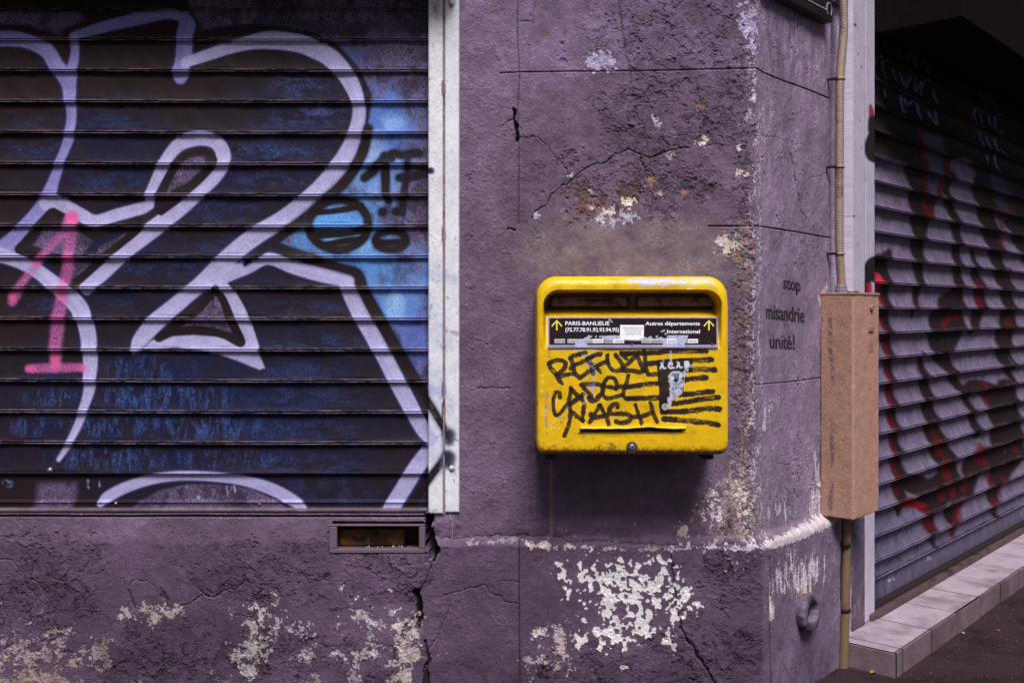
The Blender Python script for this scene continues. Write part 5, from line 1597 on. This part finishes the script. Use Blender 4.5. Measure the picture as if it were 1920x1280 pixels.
    for P, a in (([(1640, 120), (1644, 84)], .25), ([(1661, 85), (1660, 54)], .35), ([(1684, 100), (1674, 75)], .5), ([(1703, 108), (1699, 78)], .6), ([(1714, 112), (1724, 100), (1732, 120)], .5), ([(1733, 124), (1729, 96)], .6), ([(1752, 134), (1748, 108)], .6),
                 ([(1640, 108), (1656, 122), (1657, 104)], .6), ([(1670, 112), (1675, 145)], .9), ([(1690, 126), (1698, 154)], .9), ([(1702, 134), (1712, 162), (1724, 140), (1716, 154), (1706, 146)], .8), ([(1732, 144), (1730, 170), (1742, 152)], .9), ([(1747, 152), (1738, 176)], .8),
                 ([(1650, 158), (1654, 170), (1664, 158)], .6), ([(1675, 164), (1676, 178)], .9), ([(1704, 176), (1709, 208)], 1), ([(1712, 184), (1718, 194), (1726, 186)], .8), ([(1733, 190), (1739, 220)], 1), ([(1756, 208), (1770, 232), (1770, 208)], 1), ([(1764, 168), (1770, 190)], .8),
                 ([(1848, 165), (1850, 190)], .35), ([(1854, 160), (1856, 190)], .4), ([(1864, 160), (1866, 195)], .45), ([(1873, 165), (1874, 195)], .4), ([(1880, 195), (1882, 208)], .5), ([(1844, 203), (1838, 212), (1840, 224)], .8), ([(1851, 208), (1852, 228)], .7), ([(1867, 215), (1869, 236)], .8), ([(1880, 218), (1879, 242), (1892, 248)], .8),
                 ([(1851, 245), (1854, 270)], .9), ([(1863, 256), (1866, 276)], .9), ([(1878, 260), (1880, 282)], 1), ([(1889, 280), (1894, 290)], .9), ([(1864, 292), (1866, 302)], .9), ([(1878, 290), (1882, 320)], 1)):
        c.stroke(W(P, 4.0), (150, 140, 196), 2.0, 0.85 * a, tex=tw)
    # scuffs of paper at the foot
    for q in ([(1680, 1090, 5), (1690, 1086, 6), (1694, 1082, 3)], [(1752, 1052, 3), (1753, 1046, 4)], [(1757, 1048, 2), (1757, 1052, 2)]):
        c.stroke(q, (206, 198, 214), 1, 0.85, tex=np.clip(0.6 + 0.6 * g2, 0, 1))
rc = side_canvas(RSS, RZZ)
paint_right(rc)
lipm = ((ROO > 0.0178) * np.clip(0.3 + 0.35 * fnoise(rc.shape, 2, 60, 1, ax=3), 0, .7))[..., None]
rc.col[:] = rc.col * (1 - 0.26 * lipm) + lin((150, 130, 150)) * 0.26 * lipm
dent = 0.0014 * fnoise(rc.shape, 25, 200, 1.2)
NN = SN + ROO + dent
shutterR = thing("roller_shutter", "closed roller shutter streaked with black bands and red drips along the side street", "shutter", side(2.0, 0, STEP_Z))
PR = np.stack([CX + ST * RSS + CT * NN, CT * RSS - ST * NN, RZZ + 0.001 * np.sin(RSS * 4)], -1)
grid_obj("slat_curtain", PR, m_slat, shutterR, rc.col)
# foot of the curtain
zf = rz_[-1]
fz_ = np.array([zf, zf - .002, zf - .01] + list(np.linspace(zf - .015, STEP_Z + 0.032, 20)) + [STEP_Z + .030, STEP_Z + .028])
fo_ = np.array([0.012, 0.020, 0.010] + [0.006] * 20 + [0.012, 0.0])
FS, FZ = np.meshgrid(rs, fz_)
FO = SN + np.repeat(fo_[:, None], len(rs), 1)
fc = side_canvas(FS, FZ); paint_right(fc)
grid_obj("foot_lath", np.stack([CX + ST * FS + CT * FO, CT * FS - ST * FO, FZ], -1), m_slat, shutterR, fc.col)


def side_box(mb, s0, s1, n0, n1, z0, z1, bev=0.002):
    M, o = side_frame(0, 0, 0)
    T = Matrix.Translation(o) @ M
    return mb.box(s0, s1, -n1, -n0, z0, z1, bev, T)


m_sill = mat_plain("dirty_rail", (92, 68, 74), 0.55, 90, 0.3, 90, 0.001, 0.4, c2=(52, 36, 40), c2scale=14)
side_box(MB(), RS0 - 0.005, RS1, -0.05, 0.022, STEP_Z - 0.02, STEP_Z + 0.022, 0.003).build("sill_rail", m_sill, shutterR)
side_box(MB(), RS0 - 0.002, RS1, -0.05, 0.004, STEP_Z + 0.0225, STEP_Z + 0.036, 0.002).build("bottom_seal", m_dark, shutterR)
# jamb: two white steel strips with spray on the outer one
def jamb(name, pxa, pxb, n, thick, z0, z1, sprayed):
    s0, s1 = side_s(pxa, n), side_s(pxb, n)
    ss = np.linspace(s0, s1, 22); zz = np.arange(z1, z0, -0.003)
    A, B = np.meshgrid(ss, zz)
    c = side_canvas(A, B, n)
    k1 = fnoise(c.shape, 2, 40, 1.0, ay=2.5); k2 = fnoise(c.shape, 1.4, 6, .5)
    c.col[:] = lin((196, 186, 208)) * np.exp(0.05 * k1 + 0.04 * k2)[..., None]
    c.col[:] *= (1 - 0.35 * sstep(1.8, 2.3, k1))[..., None]
    for q in ([(1603, 46, 5), (1603.2, 47, 6)], [(1609, 100, 2), (1609, 102, 2)], [(1615, 124, 2), (1615.5, 128, 2)], [(1601, 405, 4), (1601.2, 406, 4)], [(1608, 457, 2), (1608.2, 457, 2)]):
        c.stroke(q, (70, 48, 56), 1, 0.9)
    if not sprayed:
        lowp = (sstep(955, 975, c.PY) * 0.96)[..., None]
        c.col[:] = c.col * (1 - lowp) + lin((92, 78, 102)) * np.exp(0.2 * k1 + 0.1 * k2)[..., None] * lowp
        sc_b = (sstep(1118, 1140, c.PY + 8 * k1) * sstep(-0.6, 0.6, k1 + 0.4 * k2))[..., None] * 0.8
        c.col[:] = c.col * (1 - sc_b) + lin((134, 108, 108)) * sc_b
        sc_d = (sstep(1150, 1175, c.PY + 8 * k2 + 6 * k1) * 0.6)[..., None]
        c.col[:] = c.col * (1 - sc_d) + lin((52, 38, 42)) * sc_d
    if sprayed:
        c.stroke([(1632, 198, 5), (1634, 210, 10), (1636, 240, 12)], (150, 12, 40), 2.5, .95)
        c.stroke([(1636, 225, 16), (1634, 240, 14), (1638, 252, 20), (1633, 272, 24), (1634, 290, 22), (1640, 300, 12)], (34, 24, 28), 2.5, 1)
        c.stroke([(1632, 500, 22), (1626, 520, 18), (1624, 548, 12)], (32, 24, 28), 2.5, 1)
        c.stroke([(1642, 500, 40), (1640, 520, 20)], (32, 24, 28), 2.5, 1)
        c.stroke([(1630, 535, 10), (1631, 555, 10)], (190, 20, 60), 3, .9)
        c.stroke([(1622, 175, 3), (1621, 240, 4), (1622, 270, 3)], (110, 90, 100), 1.5, .6, tex=np.clip(.4 + .6 * k1, 0, 1))
    N_ = np.full(A.shape, n); 
    P = np.stack([CX + ST * A + CT * N_, CT * A - ST * N_, B], -1)
    P = np.pad(P, ((1, 1), (1, 1), (0, 0)), mode='edge')
    off = np.array([-CT * thick, ST * thick, 0])
    P[0] += off; P[-1] += off; P[1:-1, 0] += off; P[1:-1, -1] += off
    return grid_obj(name, P, m_white, shutterR, np.pad(c.col, ((1, 1), (1, 1), (0, 0)), mode='edge'))
jamb("guide_rail", 1599, 1621.5, 0.016, 0.06, STEP_Z + 0.0, 2.5, False)
jamb("guide_rail", 1623, 1640, 0.010, 0.06, STEP_Z + 0.0, 2.5, True)
# canopy over the shutter: the black fascia along the top of the picture
m_fas = mat_plain("black_fascia", (26, 18, 19), 0.9, 40, 0.2, 80, 0.0008, 0.03)
fas = thing("awning_box", "black awning box running above the side street shutter", "awning", side(2.0, 0.0, 2.13))
side_box(MB(), 0.855, 4.6, 0.0, 0.30, 2.125, 2.50, 0.006).build("cassette", m_fas, fas)
# wall continuing past the shutter
side_box(MB(), RS1 - 0.002, 5.0, -0.11, 0.0, -0.02, 2.166, 0.004).build("far_pier", m_upper, building)
side_box(MB(), 0.70, 0.80, -0.12, -0.03, -0.02, 2.166, 0.001).build("jamb_masonry", m_core, building)

# --- shop sign over the stencilled wall
sign = thing("sign_board", "black framed sign board above the stencilled street-side wall, only its lower end in view", "sign", side(0.28, 0.02, 2.1))
m_sign = mat_plain("black_sign", (34, 25, 29), 0.4, 60, 0.15, 100, 0.0003, 0.4)
m_trim = mat_plain("pale_trim", (176, 164, 190), 0.45, 100, 0.1, 100, 0.0002)
z_s = side_z(43, side_s(1558, .03), .03)
s_r = side_s(1560, .03)
side_box(MB(), 0.01, s_r, 0.0, 0.032, z_s, z_s + 0.40, 0.004).build("panel", m_sign, sign)
side_box(MB(), 0.03, s_r - 0.045, 0.031, 0.0345, z_s + 0.030, z_s + 0.0335, 0.0006).build("pinstripe", m_trim, sign)
sc_ = []
Mf, of = side_frame(0, 0, 0); Tf = Matrix.Translation(of) @ Mf
for t in np.linspace(-2.4, 2.6, 26):
    sc_.append(Tf @ Vector((s_r - 0.028 + 0.018 * math.cos(t + 1.6), -0.0335, z_s + 0.036 + 0.022 * math.sin(t + 1.6))))
MB().tube(sc_, 0.0016, 8).build("scroll", m_trim, sign, True)

# --- utility cabinet
cab = thing("utility_box", "tall narrow beige metal cabinet with pebbly paint, fixed between the plaster and the shutter", "cabinet", side(0.53, 0.055, 0.497))
m_cab = mat_plain("pebbled_beige_paint", (168, 128, 115), 0.5, 120, 0.10, 130, 0.004, 0.4, c2=(148, 110, 97), c2scale=6)
cs0 = side_s(1539, 0.0); cn = 0.110
cs0 = 0.425
cs1 = side_s(1648, cn)
cz0 = side_z(975, cs0, cn); cz1 = side_z(551, cs0, cn)
Tc = Tf


def pebbled(name, fn, nu, nv, cu, cv, mat, parent, flipf=False):
    uu = np.linspace(0, 1, nu); vv = np.linspace(0, 1, nv)
    A, B = np.meshgrid(uu, vv)
    P = fn(A, B)
    return grid_obj(name, P, mat, parent, None, None, True, flipf)


def cab_pt(s, n, z):
    return np.stack([CX + ST * s + CT * n, CT * s - ST * n, z], -1)


# paint texture: small beads in the paint, as relief
def bead_field(shape):
    a = fnoise(shape, 2.2, 8, 0.3)
    return 0.00075 * sstep(0.9, 2.0, a) + 0.00018 * fnoise(shape, 2, 9, .5) + 0.0003 * fnoise(shape, 20, 120, 1)


def cab_face(name, p0, p1, nrm, width):
    """vertical face from p0 to p1 (s, n) with outward normal nrm (s, n)"""
    r_ = 0.0016
    nu, nv = int(width / r_) + 1, int((cz1 - cz0) / r_) + 1
    u, v = np.meshgrid(np.linspace(0, 1, nu), np.linspace(0, 1, nv))
    hgt = bead_field((nv, nu))
    ed = np.minimum(np.minimum(u, 1 - u) * width, np.minimum(v, 1 - v) * (cz1 - cz0))
    hgt = hgt * sstep(0, 0.004, ed) - 0.003 * (1 - sstep(0, 0.004, ed)) ** 2
    s = p0[0] + (p1[0] - p0[0]) * u + nrm[0] * hgt; n = p0[1] + (p1[1] - p0[1]) * u + nrm[1] * hgt
    z = cz1 + (cz0 - cz1) * v
    P = cab_pt(s, n, z)
    d = CAMD + CT * s - ST * n
    c = Canvas(960 + F * P[..., 0] / (CAMD + P[..., 1]), PYH - (z - CAMZ) * F / (CAMD + P[..., 1]))
    k1 = fnoise(c.shape, 3, 60, 1.0); k2 = fnoise(c.shape, 1.5, 8, .5)
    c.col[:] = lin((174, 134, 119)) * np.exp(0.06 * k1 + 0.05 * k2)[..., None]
    c.col *= (1 - 0.25 * sstep(1.9, 2.3, k2))[..., None]
    return P, c, k1, k2


cgo = 0.0035
P, c, k1, k2 = cab_face("side", (cs0, 0.001), (cs0, cn - 0.0035), (-1, 0), cn)
for q, a in (([(1556, 596, 7), (1557, 625, 8), (1556, 650, 9), (1560, 680, 8), (1562, 720, 4)], .75), ([(1561, 790, 5), (1559, 820, 9), (1561, 850, 8), (1559, 875, 4)], .7), ([(1560, 905, 5), (1557, 935, 10), (1556, 965, 8)], .75)):
    c.stroke(q, (72, 60, 78), 2.5, a, tex=np.clip(sstep(-0.9, 0.5, k1) * .9, 0, 1), warped=False)
m_cabp = mat_paint("beige_cabinet_paint", 0.5, 300, 0.08, 160, 0.0012, 0.4)
grid_obj("side_panel", P, m_cabp, cab, c.col, None, True)
P, c, k1, k2 = cab_face("door", (cs0 + 0.0022, cn), (cs1, cn), (0, 1), cs1 - cs0)
c.col *= 1.18  # door painted lighter in place of light falling on this face
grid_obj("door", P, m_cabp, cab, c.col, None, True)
body = side_box(MB(), cs0 + 0.0035, cs1 - 0.0005, 0.0, cn - 0.0045, cz0 + 0.0015, cz1 - 0.0015, 0.001).build("carcass", m_cab, cab)
side_box(MB(), cs0 - 0.002, cs1 + 0.003, 0.0, cn + 0.003, cz1 - 0.003, cz1 + 0.005, 0.002).build("lid", m_cab, cab)
lp = side_s(1633, cn); lz = side_z(577, lp, cn)
MB().lathe(side(lp, cn, lz), (CT, -ST, 0), [(-0.002, 0.0105), (0.006, 0.0105), (0.009, 0.009), (0.009, 0.006), (0.006, 0.0055)], 24).build("lock", m_cab, cab, True)
MB().lathe(side(lp, cn + 0.0045, lz), (CT, -ST, 0), [(-0.002, 0.0052), (0.002, 0.0050), (0.003, 0.002)], 16).build("key_socket", m_dark, cab, True)
pl_s = side_s(1632.5, cn); pl_z = side_z(617, pl_s, cn)
side_box(MB(), pl_s - 0.020, pl_s + 0.020, cn, cn + 0.005, pl_z - 0.008, pl_z + 0.008, 0.001).build("name_plate", m_cab, cab)
V, T = text_mesh("P.630", 0.016, 0.0003, 'CENTER')
q = np.array([Tf @ Vector((pl_s + v[0] * 0.72, -(cn + 0.0056), pl_z - 0.005 + v[1] * 0.8)) for v in V])
pz2 = side_z(648, pl_s, cn)
side_box(MB(), pl_s - 0.018, pl_s + 0.018, cn, cn + 0.0015, pz2 - 0.020, pz2 + 0.016, 0.0006).build("blank_plate", m_cab, cab)
for ds in (-0.014, 0.014):
    MB().lathe(side(pl_s + ds, cn + 0.001, pz2 + 0.006), (CT, -ST, 0), [(0, 0.0022), (0.0016, 0.0018), (0.002, 0.0003)], 10).build("plate_rivet", m_cab, cab, True)
    MB().lathe(side(pl_s + ds, cn + 0.0045, pl_z), (CT, -ST, 0), [(0, 0.0022), (0.0014, 0.0018), (0.0018, 0.0003)], 10).build("plate_rivet", m_cab, cab, True)
# clump of dirt lying on the lid
dm = MB()
for k_ in range(26):
    s_ = side_s(1588, 0.05) + 0.003 + 0.075 * rng.random(); n_ = 0.03 + 0.03 * rng.random()
    r0 = rng.uniform(0.003, 0.0065)
    ph = rng.uniform(0, 6)
    dm.lathe(side(s_, n_, cz1 + 0.0045), (0, 0, 1), [(0, r0), (r0 * .6, r0 * .9), (r0 * 1.1, r0 * .55), (r0 * 1.3, 0.0003)], 7, lambda t, h_, p=ph: 0.25 * math.sin(3 * t + p))
dco = dm.build("dirt_clump", mat_plain("dark_grit", (44, 32, 32), .95), None, True)
tag(dco, "crumbs of black dirt lying on top of the beige cabinet", "dirt")

# --- corrugated conduit down to the cabinet
m_cond = mat_plain("aged_cream_plastic", (160, 140, 128), 0.5, 60, 0.15, 100, 0.0004, 0.4, c2=(112, 84, 76), c2scale=9, c2lo=0.52, c2hi=0.68)
cond = thing("conduit", "cream corrugated cable conduit dropping into the top of the beige cabinet", "conduit", side(0.53, 0.03, cz1))
cn_ = 0.034
ctrl = [(1583, -90), (1582, -30), (1581.5, 10), (1582, 50), (1579, 95), (1576, 130), (1574.5, 160), (1574, 220), (1573.5, 320), (1573.5, 420), (1574, 470), (1576, 505), (1577.5, 530), (1577.5, 538)]
cp = catmull([(side_s(px_, cn_), 0, 0) if False else (side_s(px_, cn_), side_z(py_, side_s(px_, cn_), cn_), 0) for px_, py_ in ctrl], 40)
# even steps along the tube
seg = np.r_[0, np.cumsum(np.hypot(np.diff(cp[:, 0]), np.diff(cp[:, 1])))]
npt = int(seg[-1] / 0.0012)
sl = np.linspace(0, seg[-1], npt)
ps, pz_ = np.interp(sl, seg, cp[:, 0]), np.interp(sl, seg, cp[:, 1])
rad = 0.0138 + 0.0007 * np.sin(sl / 0.0050 * 2 * math.pi)
MB().tube([side(a, cn_, b) for a, b in zip(ps, pz_)], rad, 18).build("corrugated_tube", m_cond, cond, True)
for py_ in (148, 313, 476):
    j = np.argmin(np.abs(pz_ - side_z(py_, side_s(1574, cn_), cn_)))
    MB().lathe(side(ps[j], cn_, pz_[j] - 0.004), (0, 0, 1), [(0, 0.0142), (0.0, 0.0166), (0.008, 0.0166), (0.008, 0.0142)], 20).build("clip", m_cond, cond, True)
    side_box(MB(), ps[j] - 0.022, ps[j] - 0.012, -0.03, cn_, pz_[j] - 0.004, pz_[j] + 0.004, 0.001).build("clip_foot", m_dark, cond)
m_fit = mat_plain("grey_fitting", (126, 118, 140), 0.45, 60, 0.15, 100, 0.0003)
MB().lathe(side(ps[-1], cn_, cz1 + 0.004), (0, 0, 1), [(0, 0.0205), (0.012, 0.0205), (0.014, 0.0185), (0.022, 0.018), (0.026, 0.0165)], 12).build("gland", m_fit, cond)

# --- drop pipe from the cabinet to the pavement
m_pipe = mat_plain("tan_pipe_paint", (124, 100, 76), 0.5, 50, 0.15, 100, 0.0004, 0.4, c2=(92, 72, 66), c2scale=8, c2lo=0.55, c2hi=0.68)
pipe = thing("drop_pipe", "tan pipe running down from the beige cabinet to the pavement beside the tiled step", "pipe", side(0.5, 0.03, 0.0))
pn = 0.040
spt = [(side_s(1586.5, pn), cz0 + 0.02), (side_s(1586, pn), 0.30), (side_s(1581, pn), 0.0), (side_s(1580.5, pn), -0.01)]
spp = catmull([(a, b, 0) for a, b in spt], 12)
MB().tube([side(a, pn, b) for a, b, _ in spp], 0.0155, 24).build("tube", m_pipe, pipe, True)
for py_ in (1020, 1142):
    s_ = side_s(1584, pn); z_ = side_z(py_, s_, pn)
    MB().lathe(side(s_, pn, z_ - 0.006), (0, 0, 1), [(0, 0.0157), (0.0, 0.0182), (0.012, 0.0182), (0.012, 0.0157)], 24).build("pipe_clip", m_dark, pipe, True)

# --- round outlet in the plinth
m_out = mat_plain("lead_grey", (112, 100, 120), 0.6, 60, 0.25, 90, 0.002, 0.4, c2=(70, 58, 68), c2scale=12)
os_ = side_s(1505, 0.03); on = 0.010
oz = side_z(1148, os_, 0.06)
outlet = thing("drain_outlet", "short lead-grey drain outlet with notched rim sticking out of the plinth", "drain", side(os_, 0.03, oz))
notch = lambda t, h_: (0.025 * math.cos(14 * t) + 0.015 * math.sin(5 * t)) if h_ > 0.03 else 0.01 * math.sin(3 * t)
MB().lathe(side(os_, on, oz), (CT, -ST, 0), [(0, 0.052), (0.028, 0.053), (0.036, 0.057), (0.050, 0.058), (0.054, 0.055), (0.0545, 0.042), (0.053, 0.036), (0.036, 0.034), (0.018, 0.031)], 56, notch).build("collar", m_out, outlet, True)
MB().lathe(side(os_, on + 0.028, oz), (CT, -ST, 0), [(0.0, 0.030), (0.004, 0.02), (0.003, 0.001)], 24, lambda t, h_: 0.1 * math.sin(4 * t)).build("clogged_mouth", mat_plain("silt", (66, 50, 52), .95, 60, .4, 60, .004), outlet, True)

# --- tiled doorstep
m_tile = mat_plain("grey_stone_tile", (180, 163, 178), 0.55, 30, 0.12, 90, 0.0006, 0.2, c2=(140, 122, 134), c2scale=5, c2lo=0.45, c2hi=0.68)
m_tilef = mat_plain("dark_tile_edge", (124, 104, 114), 0.6, 26, 0.18, 90, 0.0008, 0.35, c2=(98, 78, 86), c2scale=6, c2lo=0.42, c2hi=0.68)  # riser tiles, a darker tone than the treads
m_grout = mat_plain("dark_grout", (24, 17, 20), 0.9, 90, 0.3, 90, 0.001)
step = thing("doorstep", "low doorstep clad in pale grey tiles under the side street shutter", "step", side(1.9, 0.1, 0))
SS0, SNF = 0.530, 0.205
side_box(MB(), SS0 + 0.004, 4.2, 0.0, SNF - 0.0014, -0.02, STEP_Z - 0.0013, 0.0).build("core", m_grout, step)
top_, frt = MB(), MB()
js = [SS0] + [0.584 + 0.2585 * k_ for k_ in range(15)]
for a_, b_ in zip(js[:-1], js[1:]):
    j_ = rng.normal() * 0.0006
    side_box(top_, a_ + 0.0042, b_ - 0.0042, (-0.012 if b_ < 0.85 else 0.0235), SNF - 0.0112, STEP_Z - 0.006, STEP_Z + j_, 0.0008)
    side_box(frt, a_ + 0.0050, b_ - 0.0050, SNF - 0.0088, SNF + rng.normal() * 0.0005, -0.01, STEP_Z - 0.0010 + j_, 0.0010)
side_box(frt, SS0 - 0.006, SS0 + 0.0005, 0.03, SNF - 0.004, -0.01, STEP_Z - 0.003, 0.001)
top_.build("tread_tiles", m_tile, step)
frt.build("riser_tiles", m_tilef, step)

# --- leaf scraps and grit on the pavement
m_leaf = mat_plain("yellow_leaf", (170, 140, 40), 0.7, 60, 0.3, 90, 0.0006)
lf = []
def leaf(X, Y, ang, sc, label):
    mb = MB()
    n_ = 9
    L_ = []
    top = []; bot = []
    for t in np.linspace(0, 1, n_):
        w_ = 0.42 * math.sin(math.pi * t) ** 0.8 + 0.01
        zc = 0.10 * math.sin(math.pi * t) + 0.05
        top.append((t - .5, w_, zc + 0.22 * w_)); bot.append((t - .5, -w_, zc + 0.30 * w_))
    ca, sa = math.cos(ang), math.sin(ang)
    tr = lambda p: (X + sc * (p[0] * ca - p[1] * sa), Y + sc * (p[0] * sa + p[1] * ca), 0.002 + sc * p[2])
    mid = [(t - .5, 0, 0.10 * math.sin(math.pi * t) + 0.03) for t in np.linspace(0, 1, n_)]
    V = [tr(p) for p in top + mid + bot]
    Fc = []
    for i in range(n_ - 1):
        Fc += [(i, i + 1, n_ + i + 1, n_ + i), (n_ + i, n_ + i + 1, 2 * n_ + i + 1, 2 * n_ + i)]
    o = mesh_obj("fallen_leaf", V, Fc, m_leaf, None, None, True)
    tag(o, label, "leaf", "leaf scraps on the pavement")
def ground_pt(px, py):
    d = CAMZ * F / (py - PYH)
    return (px - 960) * d / F, d - CAMD
for (px_, py_, a_, s_, lb_) in ((1637, 1262, .4, .022, "small yellow leaf scrap on the pavement by the end of the tiled step"), (1805, 1188, 2.0, .018, "tiny yellow leaf scrap against the front of the tiled step"), (1873, 1182, 1.1, .012, "tiny brown leaf speck on the asphalt off the tiled step")):
    x_, y_ = ground_pt(px_, py_)
    leaf(x_, y_, a_, s_, lb_)
gr = MB()
for k_ in range(420):
    s_ = rng.uniform(0.45, 2.6); n_ = SNF + 0.01 + abs(rng.normal()) * 0.22
    r0 = rng.uniform(0.0012, 0.0035)
    gr.lathe(side(s_, n_, 0.0005), (0, 0, 1), [(0, r0), (r0 * .7, r0 * .8), (r0 * 1.1, r0 * .2)], 5, lambda t, h_, p=k_: 0.3 * math.sin(2 * t + p))
go = gr.build("grit", mat_plain("street_grit", (96, 76, 80), .95, 20, .5), None, True)
tag(go, "scattered grit on the asphalt along the step", "grit", kind="stuff")

# --- loose wire hanging below the rail
wp_ = catmull([(fx(844), -0.024, fz(962)), (fx(849), -0.030, fz(972)), (fx(850), -0.033, fz(985)), (fx(849), -0.036, fz(998)), (fx(848), -0.038, fz(1004))], 6)
wo_ = MB().tube([tuple(p) for p in wp_], 0.0010, 8).build("wire", mat_plain("stripped_wire", (176, 140, 128), 0.5, 60, .2, 80, .0002), None, True)
tag(wo_, "short bare wire hanging below the foot of the white guide rail", "wire")
